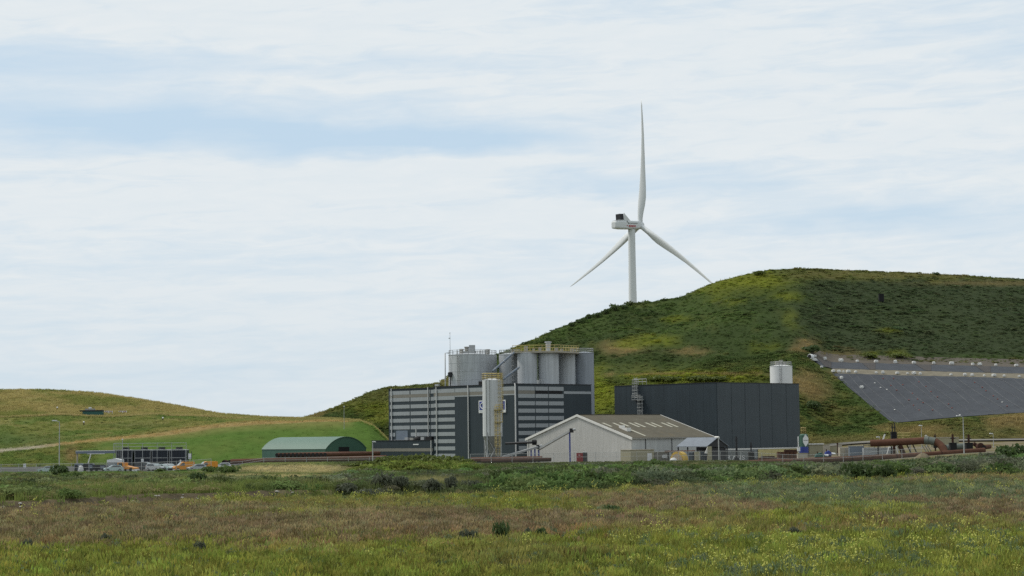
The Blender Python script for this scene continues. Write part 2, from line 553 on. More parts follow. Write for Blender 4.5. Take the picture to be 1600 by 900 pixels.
def grid_mesh(name, X, Y, Z, colfn, m, kind='structure'):
    ny, nx = X.shape
    V = np.stack([X, Y, Z], -1).reshape(-1, 3)
    i = np.arange(ny * nx).reshape(ny, nx)
    q = np.stack([i[:-1, :-1], i[:-1, 1:], i[1:, 1:], i[1:, :-1]], -1).reshape(-1, 4)
    me = bpy.data.meshes.new(name)
    me.vertices.add(len(V)); me.vertices.foreach_set('co', V.astype(np.float32).ravel())
    me.loops.add(q.size); me.loops.foreach_set('vertex_index', q.ravel().astype(np.int32))
    me.polygons.add(len(q)); me.polygons.foreach_set('loop_start', (np.arange(len(q)) * 4).astype(np.int32))
    me.polygons.foreach_set('loop_total', np.full(len(q), 4, np.int32))
    me.polygons.foreach_set('use_smooth', np.ones(len(q), bool))
    me.update(calc_edges=True)
    if colfn is not None:
        c = np.clip(colfn, .004, 1).reshape(-1, 3)
        at = me.attributes.new('col', 'FLOAT_COLOR', 'POINT')
        at.data.foreach_set('color', np.concatenate([c, np.ones((len(c), 1))], 1).astype(np.float32).ravel())
    me.materials.append(m)
    me.validate()
    o = bpy.data.objects.new(name, me)
    COL.objects.link(o)
    if kind: o['kind'] = kind
    return o


gx = np.concatenate([[-6000, -2500, -1000, -500, -300], np.arange(-200, 201, 1.6), [300, 500, 1000, 2500, 6000]])
gy = np.concatenate([[-3000, -500, 0, 40], np.arange(60, 200, 1.2), np.arange(200, 420, 1.6), np.arange(420, 600, 3), [700, 1000, 2000, 5000, 12000]])
GX, GY = np.meshgrid(gx, gy)
GZ = gz(GX, GY)
grid_mesh('ground', GX, GY, GZ, ground_colour(GX, GY), M['ground'])

# ------------------------------------------------------------------ landfill hills
NA = 7


def table(cols):
    """columns of anchors -> interpolating function of the column"""
    xs = np.array(sorted(cols)); A = np.array([cols[x] for x in xs], float)
    def fn(px):
        px = np.asarray(px, float)
        return np.stack([[np.interp(px, xs, A[:, k, j]) for j in range(2)] for k in range(A.shape[1])])   # (anchors, 2, n)
    return fn


def zat(px, py, D):
    return P(px, py, D)[2]


CREST = {380: (560, None), 430: (585, 672), 470: (600, 655), 520: (606, 640), 560: (610, 622), 580: (615, 613), 600: (620, 607), 650: (626, 603), 690: (632, 599), 703: (640, 584), 720: (650, 577), 760: (665, 560),
         800: (680, 546), 840: (692, 529), 870: (700, 515), 905: (708, 503), 960: (720, 483), 985: (724, 478), 1060: (735, 466), 1090: (740, 453), 1120: (745, 441), 1170: (750, 428), 1200: (753, 423), 1240: (755, 421), 1300: (762, 422), 1400: (772, 426),
         1500: (780, 431), 1600: (790, 437), 1750: (800, 447), 2000: (810, 480), 2300: (820, 560), 2600: (820, 650)}
BASEPY = {1200: None, 1260: 694, 1320: 690, 1400: 687, 1600: 683, 2600: 680}
cols = {}
for px, (Dc, py) in CREST.items():
    sh = 55.0 * (1 - float(ss(600, 680, px)))           # behind the grass hill the foot lies farther back
    Dc = Dc + sh
    zc = zat(px, py, Dc) if py else 0.0
    D0 = 545.0 + sh
    z0 = 0.0
    if px >= 1230:
        z0 = zat(px, np.interp(px, [1230, 1260, 1320, 1400, 1600, 2600], [702, 694, 690, 687, 683, 679]), D0)
    plain = []
    for t in (0, .10, .30, .335, .37, .40, 1.0):
        D = D0 + (Dc - D0) * t
        tt = t * (1.28 - .28 * t)
        plain.append((D, z0 + (zc - z0) * tt))
    if px >= 1240:
        py_b = np.interp(px, [1240, 1395, 1450, 1600, 2600], [674, 662, 655, 645, 640])
        py_c = np.interp(px, [1240, 1300, 1600, 2600], [581, 584, 592, 610])
        tarp = [(D0, z0), (570, zat(px, py_b, 570)), (612, zat(px, py_c, 612)), (618, zat(px, py_c - 7, 618)), (628, zat(px, py_c - 17.5, 628)), (635, zat(px, py_c - 21.5, 635)), (Dc, zc)]
        wv_ = float(ss(1240, 1300, px))
        plain = [tuple(np.array(a) * (1 - wv_) + np.array(b) * wv_) for a, b in zip(plain, tarp)]
    cols[px] = plain
hill_fn = table(cols)

LEFT = {}
def lcol(px, base, p1a, p1b, p2, crest):
    LEFT[px] = [(base, 0.0)] + [(D, zat(px, py, D)) for (D, py) in (p1a, p1b, p2, (p2[0] + 3, p2[1] - .8), (p2[0] + 25, p2[1] + (crest[1] - p2[1]) * .45), crest)]
lcol(-500, 522, (535, 722), (541, 715), (590, 655), (660, 620))
lcol(0, 522, (540, 709), (546, 702), (600, 651.5), (660, 610))
lcol(60, 524, (542, 702), (548, 696), (601, 651.5), (660, 609.5))
lcol(100, 524, (545, 697.5), (551, 692), (602, 651.5), (660, 611.5))
lcol(150, 526, (548, 692), (554, 686), (603, 651.5), (657, 614.5))
lcol(200, 528, (550, 688), (556, 682), (604, 651.5), (655, 622))
lcol(250, 528, (552, 682), (558, 675), (605, 652), (650, 630))
lcol(300, 528, (555, 676), (561, 668), (606, 652.5), (645, 639))
lcol(340, 528, (558, 670.5), (564, 663), (604, 653.5), (640, 647))
lcol(400, 528, (560, 664.5), (566, 657.5), (590, 655.5), (620, 652))
lcol(470, 528, (562, 660.5), (568, 657.5), (585, 656.8), (600, 655.8))
lcol(530, 530, (562, 659), (566, 657.6), (575, 657), (585, 656.5))
lcol(560, 532, (562, 660), (566, 659), (575, 659), (583, 659))
lcol(580, 534, (560, 668), (565, 667), (573, 668), (580, 669))
lcol(600, 536, (558, 686), (562, 686), (570, 687), (578, 688))
lcol(612, 538, (556, 698), (560, 699), (568, 700), (576, 701))
lcol(640, 540, (554, 719), (558, 719), (566, 719), (574, 719))
left_fn = table(LEFT)


def surf(fn, px, s, rough=0.0, seed=0, mask=None):
    """point of a hill: column px, s 0 (foot) .. 1 (crest) .. 2 (back foot)"""
    px = np.asarray(px, float); s = np.asarray(s, float)
    A = fn(px)                                         # (7, 2, n)
    sa = np.clip(s, 0, 1) * (NA - 1)
    i = np.clip(np.floor(sa).astype(int), 0, NA - 2); f = sa - i
    idx = np.arange(px.size)
    D = A[i, 0, idx] * (1 - f) + A[i + 1, 0, idx] * f
    Z = A[i, 1, idx] * (1 - f) + A[i + 1, 1, idx] * f
    b = np.clip(s - 1, 0, 1)
    Dc = A[-1, 0, idx]; Zc = A[-1, 1, idx]
    Z = np.where(s > 1, Zc * (1 - 1.0 * b * b * (1.6 - .6 * b)) - .8 * ss(0, .3, b), Z)
    D = np.where(s > 1, Dc + b * 160, D)
    k = (px - 800) / FPX
    X = D * k * 1.0
    # column px is taken on the ray through the point itself (roll included)
    dz_ = Z - CAM[2]
    X = ((k * (D * F[1] + dz_ * F[2])) - (D * RV[1] + dz_ * RV[2])) / RV[0]
    if rough:
        m = np.clip(np.sin(np.pi * np.clip(s, 0, 1)), 0, 1) ** .5 * (s <= 1)
        if mask is not None: m = m * mask(px, s)
        Z = Z + rough * m * ((fbm(X / 16, D / 16, seed) - .5) * 2.4 + (fbm(X / 5, D / 5, seed + 3) - .5) * .45)
    return X, D, Z


def not_liner(px, s):
    t = s * (NA - 1)
    return 1 - ss(1225, 1265, px) * ss(.6, .95, t) * (1 - ss(5.05, 5.6, t))


def hs(px, s): return surf(hill_fn, px, s, 2.6, 77, not_liner)
def ls(px, s): return surf(left_fn, px, s, .7, 99)


def find_s(fs, px, py, s0=0.0, s1=1.0):
    """where on a hill column the image row py is met first"""
    s = np.linspace(s0, s1, 600)
    X, D, Z = fs(np.full(600, float(px)), s)
    _, yy = projv(X, D, Z)
    k = int(np.argmax(yy <= py)) if (yy <= py).any() else int(np.argmin(yy))
    return s[k], np.array([X[k], D[k], Z[k]])


def blob(px, py, cx, cy, rx, ry, n=0):
    return np.exp(-(((px - cx) / rx) ** 2 + ((py - cy) / ry) ** 2) ** 1.5) 


hD = (.038, .056, .018); hG = (.050, .074, .021); hY = (.125, .140, .018); hT = (.165, .125, .055); hO = (.088, .094, .028); hS = (.040, .053, .026)


def hill_colour(X, Y, Z):
    px, py = projv(X, Y, Z)
    n1 = fbm(X / 22, Y / 22, 61); n2 = fbm(X / 7, Y / 7, 67); n3 = fbm(X / 45, Y / 30, 71)
    qx = px + 50 * (n1 - .5); qy = py + 18 * (n2 - .5)
    c = mixc(hD, hG, ss(.50, .70, n1))
    c = mixc(c, hO, ss(.62, .74, n2) * .4)
    c = mixc(c, hS, ss(1190, 1300, px + 170 * (n1 - .5)) * ss(432, 442, qy) * (1 - ss(548, 562, qy)) * .85)
    def put(col, a): return mixc(c, col, np.clip(a, 0, 1))
    c = put(hY, blob(qx, qy, 1170, 437, 80, 16)); c = put(hY, .6 * blob(qx, qy, 1110, 453, 50, 9))
    c = put(hO, .9 * ss(1190, 1260, qx) * (1 - ss(434, 442, qy))); c = put(hT, .55 * blob(qx, py, 1560, 443, 130, 4)); c = put(hT, .3 * blob(qx, qy, 1400, 430, 200, 4))
    c = put(hY, .8 * ss(870, 800, qx) * ss(470, 500, qy) * (1 - ss(548, 556, qy)) * ss(.35, .55, n2))
    c = put(hT, blob(qx, qy, 975, 544, 40, 9)); c = put(hY, blob(qx, qy, 1030, 533, 32, 7)); c = put(hT, .9 * blob(qx, qy, 1075, 550, 32, 7)); c = put(hY, .8 * blob(qx, qy, 985, 538, 22, 5))
    c = put(hT, blob(qx, qy, 1252, 541, 18, 12)); c = put(hT, .6 * blob(qx, qy, 1300, 552, 40, 6)); c = put(hY, .4 * blob(qx, qy, 1238, 500, 12, 18)); c = put(hY, .6 * blob(qx, qy, 1190, 540, 25, 8))
    for (bx, by, brx) in ((1060, 497, 25), (1215, 463, 30), (1130, 470, 20), (1390, 520, 18)): c = put(hY, .7 * blob(qx, qy, bx, by, brx, 5))
    c = put(hY, blob(px, qy, 1360, 557, 12, 5)); c = put(hY, blob(px, qy, 1404, 557, 16, 6))
    c = put(hT, .4 * blob(qx, qy, 1440, 566, 200, 3))
    low = ss(560, 585, qy) * (1 - ss(1200, 1240, qx)) * ss(900, 930, qx)
    c = put(mixc(hG, hO, n2), low); c = put(hY, .6 * low * ss(.40, .55, n2) * ss(578, 588, qy))
    c = put(hY, blob(qx, qy, 1090, 590, 90, 8)); c = put(hY, .9 * blob(qx, qy, 943, 612, 16, 40))
    c = put(hT, .8 * np.exp(-((py - (586 - .006 * (px - 930))) / 1.8) ** 2) * ss(925, 940, px) * (1 - ss(1190, 1215, px)))
    rt = ss(1222, 1245, px) * ss(572, 590, qy)
    c = put(mixc(mixc(hO, hG, ss(.4, .6, n2)), hT, ss(.50, .66, n1) * .9), rt)
    c = put(hT, .75 * blob(qx, qy, 1275, 612, 22, 26)); c = put(hD, .7 * blob(qx, qy, 1272, 637, 20, 10)); c = put(hT, .5 * ss(676, 688, py) * rt); c = put(hG, .7 * blob(qx, qy, 1345, 650, 35, 16)); c = put(hD, .6 * blob(qx, qy, 1300, 675, 45, 7))
    c = put(mixc(hG, hT, n1), .6 * ss(1440, 1480, px) * ss(655, 672, py))
    lw = 1 - ss(700, 730, px)
    c = put(mixc(hD, hO, ss(.42, .62, n2)), lw); c = put(hO, lw * .7 * blob(qx, qy, 640, 612, 110, 14)); c = put(hT, .8 * blob(qx, qy, 692, 592, 14, 9)); c = put(hY, .6 * blob(qx, qy, 600, 640, 60, 10)); c = put(hT, .6 * blob(qx, qy, 495, 652, 22, 5))
    c = put(hY, .5 * blob(qx, qy, 590, 656, 30, 8))
    return c


lTan = (.195, .165, .066); lOl = (.118, .125, .036); lGr = (.082, .112, .028); lBr = (.070, .120, .025); lDk = (.050, .078, .024)


def left_colour(X, Y, Z, t):
    px, py = projv(X, Y, Z)
    n1 = fbm(X / 20, Y / 20, 81); n2 = fbm(X / 6, Y / 6, 83)
    up = mixc(lTan, lOl, ss(.36, .62, n1 * .6 + n2 * .4))
    mid = mixc(lGr, lOl, ss(.40, .62, n1)); mid = mixc(mid, lTan, .45 * ss(.52, .66, n2))
    c = np.where((t > 3.2)[..., None], up, mid)
    c = mixc(c, (.25, .20, .10), np.clip(1 - np.abs(t - 3.3) / .35, 0, 1) * ss(-200, 40, px) * .8)
    tn = ss(300, 480, px + 60 * (n1 - .5)) * (t > 1.6)
    c = mixc(c, mixc(lTan, lOl, n2 * .6), tn * .8)
    low = (t <= 1.5)
    emb = mixc(mixc(lGr, lOl, ss(.4, .6, n2)), mixc(lBr, lOl, .28 * ss(.45, .7, .5 * n1 + .5 * n2)), ss(120, 230, px + 60 * (n1 - .5)))
    emb = mixc(emb, lDk, .5 * ss(.55, .68, n1) * (1 - ss(150, 260, px)))
    c = np.where(low[..., None], emb, c)
    c = mixc(c, lDk, .55 * blob(px, py, 60, 688, 60, 8)); c = mixc(c, lDk, .5 * blob(px, py, 10, 690, 30, 14)); c = mixc(c, lDk, .4 * blob(px, py, 210, 665, 60, 5))
    c = mixc(c, (.17, .12, .055), .8 * blob(px, py, 112, 710, 14, 14))
    wd = np.interp(px, [0, 100, 300, 450], [.75, .75, 1.0, 1.0])
    pth = np.clip(1.4 - np.abs(t - 1.5) / (.5 * wd), 0, 1)
    c = mixc(c, mixc((.27, .245, .19), (.235, .175, .075), ss(40, 110, px)), pth * (1 - ss(540, 560, px)))
    return c


def hill_mesh(name, fs, px0, px1, step, ns, colfn):
    pxs = np.arange(px0, px1 + .1, step)
    s = np.concatenate([np.linspace(0, 1, ns), np.linspace(1.02, 2.0, 14)])
    PXm, Sm = np.meshgrid(pxs, s)
    X, Y, Z = fs(PXm.ravel(), Sm.ravel())
    c = colfn(X, Y, Z, np.clip(Sm.ravel(), 0, 1) * (NA - 1))
    Z = Z - .25 * (Sm.ravel() < .002)
    return grid_mesh(name, X.reshape(PXm.shape), Y.reshape(PXm.shape), Z.reshape(PXm.shape), c, M['ground'])


hill_mesh('landfill_hill', hs, 380, 2600, 5, 121, lambda x, y, z, t: hill_colour(x, y, z) * .82)
hill_mesh('grass_hill', ls, -500, 640, 5, 97, left_colour)

# grey haul road along the foot of the hill on the right
pxs = np.arange(1236, 1800, 8.0)
rows = []
for D in (533.0, 543.0):
    k = (pxs - 800) / FPX
    X = k * D
    rows.append((X, np.full_like(X, D), gz(X, np.full_like(X, D)) + .12 + (.5 if D > 540 else .3)))
grid_mesh('haul_road', np.stack([r[0] for r in rows]), np.stack([r[1] for r in rows]), np.stack([r[2] for r in rows]), None, M['asphalt'])
# ------------------------------------------------------------------ the striped plant building
def frame(px, D, z=0.0, yaw=YAW):
    x = along((0, D, z), (1, 0, 0), px)
    return np.array([x, D, z])


def loc2w(o, x, y, z=0.0):
    return o + UX * x + VX * y + ZX * z


O1 = frame(808, 462)
H1 = zat(808, 600, 462)
def ly1(px, x=0.0, z=10.0): return along(loc2w(O1, x, 0, z), VX, px)
def lx1(px, y=0.0, z=10.0): return along(loc2w(O1, 0, y, z), UX, px)
LYa, LYb, LXa = ly1(678), ly1(607.5, 2.6), lx1(924.5)
plant = thing('plant_building', 'tall dark plant building with light grey cladding stripes, below the grey silos', 'industrial building', O1, YAW)
MB().box(0, LXa, 0, LYa, 0, H1).build('main_wall', M['navy'], plant)
MB().box(2.6, LXa, LYa + .005, LYb, 0, H1 - .12).build('wing_wall', M['navy'], plant)
mb = MB()
mb.box(-.12, LXa + .12, -.12, .22, H1 + .003, H1 + .16).box(-.12, .22, .225, LYa + .05, H1 + .003, H1 + .16).box(2.45, 2.8, LYa + .06, LYb + .1, H1 - .117, H1 + .05)
mb.build('parapet', M['blackmetal'], plant)
def zs(k): return H1 - .55 - 1.79 * k          # top of stripe k
SH = .95
PANEL = {}
def panel(axis, c, a, b, z1, h, m, name='cladding_panel', t=.05):
    key = (axis, round(abs(b - a), 3), round(h, 3), m.name)
    a, b = min(a, b), max(a, b)
    if key not in PANEL:
        o = (MB().box(-t, .02, 0, b - a, -h, 0) if axis == 'x' else MB().box(0, b - a, -t, .02, -h, 0)).build(name, m, plant)
        PANEL[key] = o.data
    else:
        o = bpy.data.objects.new(name, PANEL[key]); COL.objects.link(o); o.parent = plant
    o.location = (c, a, z1) if axis == 'x' else (a, c, z1)
    return o
yA0, yA1 = ly1(711), ly1(678.3)
ypost = 2.6
for k in range(10):
    panel('x', 0, yA0, yA1, zs(k), SH, M['panelgrey'])
    if k < 8:
        for (p0, p1) in ((672.5, 642), (640.5, 609.5)):
            if k == 6 and p0 == 640.5:
                panel('x', 2.6, ly1(617.5, 2.6), ly1(609.5, 2.6), zs(k), SH, M['panelgrey']); continue
            panel('x', 2.6, ly1(p0, 2.6), ly1(p1, 2.6), zs(k), SH, M['panelgrey'])
        panel('x', 2.6, LYa + .25, ly1(673.8, 2.6), zs(k), SH, M['panelgrey'])
panel('x', 0, ly1(757), yA0 - .12, zs(0), SH, M['panelgrey']); panel('x', 0, .15, ly1(757) - .1, zs(0), SH, M['panelgrey'])
# taupe band between the first two stripes, a thin pale line under it
panel('x', 0, .15, yA1, zs(0) - SH - .02, .80, M['taupe'], 'taupe_band', .04)
panel('x', 2.6, ly1(672.5, 2.6), ly1(609.5, 2.6), zs(0) - SH - .02, .80, M['taupe'], 'taupe_band', .04)
panel('x', 0, .15, yA0 - .1, zs(1) + .02, .30, M['panelgrey'], 'pale_band', .045)
for k in range(9):
    for (p0, p1) in ((810, 836), (837.2, 856.8), (858, 881)):
        panel('y', 0, lx1(p0), lx1(p1), zs(k), SH, M['panelgrey'])
panel('y', 0, lx1(810), lx1(836), zs(0) - SH - .02, .8, M['taupe'], 'taupe_band', .04)
panel('y', 0, lx1(837.2), lx1(856.8), zs(0) - SH - .02, .75, M['black'], 'louvre_opening', .02)
panel('y', 0, lx1(858), lx1(879), zs(0) - SH - .02, .75, M['black'], 'louvre_opening', .02)
panel('y', 0, lx1(881.6), LXa - .1, zs(0) - SH - .12, .62, M['panelgrey'], 'pale_band', .045)
for p, x in ((612.8, 2.6), (670, 2.6), (683, 0), (732.6, 0)):
    y = ly1(p, x)
    mb = MB().tube([(x - .18, y, .2), (x - .18, y, H1 - .6), (x - .05, y + .25, H1 + .1)], .15, 8)
    mb.build('downpipe', M['pipewhite'], plant)
MB().tube([(lx1(805.6, -.2) , -.2, .2), (lx1(805.6, -.2), -.2, H1 - .5), (-.1, .35, H1 + .1)], .16, 8).build('downpipe', M['pipewhite'], plant)
panel('x', 2.6, ly1(637, 2.6), ly1(619, 2.6), zs(6) + .55, 2.6, M['bluegrey'], 'shutter_door', .04)
MB().box(.5, 1.6, ly1(756), ly1(746), H1, H1 + 1.0).build('roof_hatch', M['black'], plant)
MB().box(-.35, .2, ly1(687), ly1(681.5), H1 + .2, H1 + .75).build('floodlight', M['galv'], plant)
mb = rail([(lx1(845), .3, H1), (lx1(851), .3, H1)], 1.2, step=.7, r=.05); mb.box(lx1(845), lx1(847), .6, 1.2, H1, H1 + 1.1)
mb.build('roof_fan', M['galv'], plant)

# low annex in front of the wing
ann = thing('annex_building', 'low dark annex with one grey band, in front of the striped wing', 'building', O1, YAW)
xa = -.35
a0, a1 = LYa + .02, ly1(581, xa, 4)
HA = P(678, 688, loc2w(O1, xa, a0)[1])[2]
MB().box(xa, 2.54, a0, a1, 0, HA).build('wall', M['navy'], ann)
MB().box(xa - .05, xa + .01, a0 + .05, a1, HA - 2.75, HA - 1.95).build('grey_band', M['taupe'], ann)
MB().box(xa - .06, xa + .01, a0 + .05, ly1(600, xa, 1), 0.05, HA - 4.0).build('window_band', M['bluegrey'], ann)
MB().box(xa - .12, xa + .2, a0 - .1, a1 + .1, HA + .002, HA + .14).build('parapet', M['blackmetal'], ann)
MB().tube([(xa - .16, ly1(674, xa), .2), (xa - .16, ly1(674, xa), HA)], .13, 8).build('downpipe', M['pipewhite'], ann)
MB().box(xa - .08, xa + .01, ly1(654, xa), ly1(645.5, xa), HA - 1.12, HA - .86).build('name_plate', M['white'], ann)
yv = ly1(650, xa + 1.8)
MB().tube([(xa + 1.8, yv, HA), (xa + 1.8, yv, HA + 3.1)], .16, 8).build('flue', M['pipewhite'], ann)
MB().lathe([(.9, HA), (.95, HA + .5), (.6, HA + .9), (.25, HA + 1.0)], 12, (xa + 1.6, ly1(653, xa + 1.6))).build('roof_fan', M['black'], ann)
for p0, p1, h, m in ((637, 632, .8, 'galv'), (662, 657, .9, 'galv'), (645, 640, .7, 'duct'), (674, 665, .9, 'black')):
    MB().box(xa + 1.0, xa + 2.2, ly1(p0, xa + 1), ly1(p1, xa + 1), HA, HA + h).build('air_unit', M[m], ann)

sign = thing('wall_sign', 'white and blue square sign with a white ring, half hidden behind the ladder silo', 'sign', loc2w(O1, 0, 0, 0), YAW)
sy0, sy1 = ly1(791, 0, 13), ly1(749, 0, 13)
sz1 = P(770, 625.3, loc2w(O1, 0, (sy0 + sy1) / 2)[1])[2]; sz0 = sz1 - 3.05
MB().box(-.22, -.05, sy0, sy1, sz0, sz1).build('board', M['white'], sign)
MB().box(-.26, -.222, sy0 + .28, sy1 - .28, sz0 + .72, sz1 - .25).build('blue_field', M['blue'], sign)
yc, zc_ = sy1 - 1.75, (sz0 + .72 + sz1 - .25) / 2
pts = [(-.28, yc + 1.05 * math.cos(a), zc_ + .72 * math.sin(a)) for a in np.linspace(-2.5, 2.5, 22)]
mb = MB().tube(pts, .13, 6)
mb.build('ring_emblem', M['white'], sign)
MB().box(-.25, -.222, sy0 + .9, sy1 - .3, sz0 + .28, sz0 + .36).build('text_line', M['bluegrey'], sign)

# ------------------------------------------------------------------ silos and tanks behind the roof
def tank(px, D, rpx, ytop, label, m='tank', z0=None, group='silos on the plant building', ladder=None, rails=True, railm='galv', seams=0, cat='silo'):
    c = frame(px, D)
    r = rpx / FPX * D
    zt = zat(px, ytop, D)
    z0 = H1 - .5 if z0 is None else z0
    t = thing('storage_silo', label, cat, (c[0], c[1], z0), 0, group)
    h = zt - z0
    prof = [(r, 0)]
    if seams:
        for k in range(1, seams + 1):
            zz = h * k / (seams + 1)
            prof += [(r, zz - .06), (r + .035, zz - .05), (r + .035, zz + .05), (r, zz + .06)]
    prof += [(r, h)]
    MB().lathe(prof, 40).build('shell', M[m], t)
    MB().lathe([(r + .06, h - .12), (r + .06, h + .01), (r * .5, h + .28), (.05, h + .4)], 40, caps=False).build('roof', M[m], t)
    if rails:
        rail(ring((0, 0), r - .12, h, 20), 1.15, step=1.4, r=.045, closed=True).build('railing', M[railm], t)
    if ladder is not None:
        a = ladder
        q = np.array([math.cos(a), math.sin(a), 0]) * (r + .25)
        s_ = np.array([-math.sin(a), math.cos(a), 0]) * .28
        mb = MB()
        mb.bar(q + s_, q + s_ + ZX * (h + 1.2), .06).bar(q - s_, q - s_ + ZX * (h + 1.2), .06)
        for k in range(int(h / .45)):
            mb.bar(q + s_ + ZX * (.3 + .45 * k), q - s_ + ZX * (.3 + .45 * k), .03)
        for k in range(int(h / 1.2)):
            zz = 2 + 1.2 * k
            if zz > h + 1: break
            pts = [q + s_ * 1.3 * math.cos(u) + np.array([math.cos(a), math.sin(a), 0]) * .7 * math.sin(u) + ZX * zz for u in np.linspace(0, math.pi, 7)]
            mb.tube(pts, .03, 4)
        mb.build('caged_ladder', M['galv'], t)
    return t, c, r, z0, h


def vent(t, c, px, y0, y1, wpx, D, zbase, m='duct', cap=True, box=False):
    """stub duct standing on a silo roof, in local coordinates of t"""
    q = frame(px, D)
    x, y = q[0] - c[0], q[1] - c[1]
    oz = t.location.z
    z0, z1 = zbase - oz, zat(px, y0, D) - oz
    w_ = wpx / FPX * D / 2
    mb = MB()
    if box: mb.box(x - w_, x + w_, y - w_, y + w_, z0, z1)
    else: mb.lathe([(w_, z0), (w_, z1 - .25)], 14, (x, y))
    if cap: mb.lathe([(w_ * 1.25, z1 - .25), (w_ * 1.25, z1 - .05), (w_ * .5, z1)], 14, (x, y))
    mb.build('roof_vent', M[m], t)


T1, c1, r1, z1_, h1_ = tank(734.5, 482, 32, 554.5, 'widest pale grey tank at the left end of the silo group', seams=3, ladder=R(-118), cat='tank')
zt = z1_ + h1_
vent(T1, c1, 723, 545, 553, 6, 481, zt); vent(T1, c1, 731, 541.5, 553, 6.5, 482, zt); vent(T1, c1, 739.5, 539.3, 553, 9.5, 482, zt, 'galv', False, True)
mb = MB().box(-2.2, 1.6, -1.2, 1.2, h1_ + .3, h1_ + .75); mb.build('roof_deck', M['galv'], T1)
T2, c2, r2, z2_, h2_ = tank(761, 487, 17, 555, 'narrow grey silo tucked behind the right side of the widest tank', m='tank')
vent(T2, c2, 764, 545.5, 554, 6.5, 486, z2_ + h2_)
T3, c3, r3, z3_, h3_ = tank(798.5, 485, 17, 554, 'pale grey silo with diagonal pipes across it, left of the yellow platform', ladder=R(-75))
vent(T3, c3, 803, 546, 553, 5, 484, z3_ + h3_, 'duct')
S1, cs1, rs1, _, hs1 = tank(826, 475, 15.6, 551.5, 'left silo of the three light ones under the yellow railed platform', rails=False)
S2, cs2, rs2, _, hs2 = tank(859, 476, 16.2, 551.5, 'middle silo under the yellow platform, standing farthest forward', rails=False)
S3, cs3, rs3, _, hs3 = tank(886, 483, 15, 551.5, 'right silo of the three light ones under the yellow railed platform', rails=False)
S4, cs4, rs4, z4_, hs4 = tank(914.5, 486, 15.8, 551.8, 'dark blue grey silo at the right end, reaching down past the building edge', m='tankdark', z0=0.0)

# yellow railed platform over the three light silos
zp = zat(859, 551.5, 476) + .35
plat = thing('silo_platform', 'yellow railed platform spanning the tops of the light silos', 'platform', (cs1[0], cs1[1], zp), 0)
def pl(px, D): q = frame(px, D); return np.array([q[0] - cs1[0], q[1] - cs1[1], 0])
deck = [pl(803, 473), pl(843, 472.5), pl(875, 472.5), pl(907, 480), pl(907, 488), pl(803, 488)]
MB().prism([p - ZX * .4 for p in deck], ZX * .4).build('deck', M['concrete'], plat)
rail([p + ZX * .01 for p in deck], 1.45, step=1.1, r=.058, levels=(1.0, .55), closed=True).build('railing', M['yellow'], plat)
for px, y, w_, hh in ((824, 478, 1.0, 1.5), (836, 479, .6, .9), (846, 478, .7, 1.2), (872, 478, .9, 1.0), (880, 480, .7, .8), (896, 482, .8, 1.1)):
    q = pl(px, y); MB().box(q[0] - w_ / 2, q[0] + w_ / 2, q[1] - .5, q[1] + .5, .01, hh).build('filter_unit', M['duct'], plat)
q = pl(859, 476); mb = MB().lathe([(.62, .01), (.62, 2.2), (.85, 2.2), (.85, 2.45), (.3, 2.5)], 14, (q[0], q[1])); mb.build('filter_stack', M['tank'], plat)

t = thing('antenna_mast', 'thin mast with two small instruments rising from the left tank', 'mast', (frame(705, 479)[0], 479, zat(705, 556, 479)))
hh = zat(705, 521, 479) - zat(705, 556, 479)
MB().tube([(0, 0, 0), (0, 0, hh)], [.07, .04], 6).build('pole', M['galv'], t)
MB().box(-.35, .1, -.08, .08, hh - 1.3, hh - 1.1).build('wind_vane', M['galv'], t)
MB().lathe([(.12, hh + .003), (.12, hh + .2)], 8).build('instrument', M['galv'], t)

t = thing('overflow_pipe', 'thin grey pipe hooking down beside the left tank', 'pipe', (frame(697, 480)[0], 480, H1 - .5))
zz = zat(697, 551.5, 480) - H1 + .5
xr = frame(703, 480)[0] - frame(697, 480)[0]
MB().tube([(0, 0, 0), (0, 0, zz), (xr, .6, zz)], .14, 8).build('pipe', M['galv'], t)
MB().lathe([(.0, 2.9), (.55, 2.9), (.55, 4.0), (.45, 4.1)], 12, (xr + .3, -1.0)).lathe([(.14, 0), (.14, 2.9)], 8, (xr + .3, -1.0)).build('level_gauge', M['blackmetal'], t)

for (p0, y0), (p1, y1), lab in (((770, 580), (803, 551), 'upper diagonal grey feed pipe between the silos'), ((786, 593), (811, 574), 'lower diagonal grey feed pipe ending at the front silo')):
    A = P(p0, y0, 466); B = P(p1, y1, 470)
    t = thing('feed_pipe', lab, 'pipe', A)
    MB().tube([(0, 0, 0), B - A], .26, 10).build('pipe', M['bluegrey'], t)
    for k in (.1, .5, .9):
        q = (B - A) * k; MB().tube([q, q + (B - A) * .02], .34, 10).build('flange', M['galv'], t)

# ------------------------------------------------------------------ hopper silo with the yellow ladder
DF = 440.0
cf = frame(770.3, DF)
rf = 15.2 / FPX * DF
zb, ztop = zat(770, 681.5, DF), zat(770, 594, DF)
hs_ = thing('hopper_silo', 'narrow pale silo on legs with yellow ladder, in front of the sign', 'silo', (cf[0], cf[1], 0))
MB().lathe([(rf, zb), (rf, (zb + ztop) / 2 - .05), (rf + .03, (zb + ztop) / 2), (rf, (zb + ztop) / 2 + .05), (rf, ztop), (rf * .4, ztop + .35)], 40).build('shell', M['silowhite'], hs_)
MB().lathe([(.45, zat(770, 713, DF)), (rf - .04, zb - .05)], 32).build('hopper', M['hopper'], hs_)
for a in (45, 135, 225, 315):
    q = np.array([math.cos(R(a + 12)), math.sin(R(a + 12)), 0]) * (rf + .05)
    MB().box(q[0] - .14, q[0] + .14, q[1] - .14, q[1] + .14, 0, zb + .9).build('leg', M['galv'], hs_)
mb = MB()
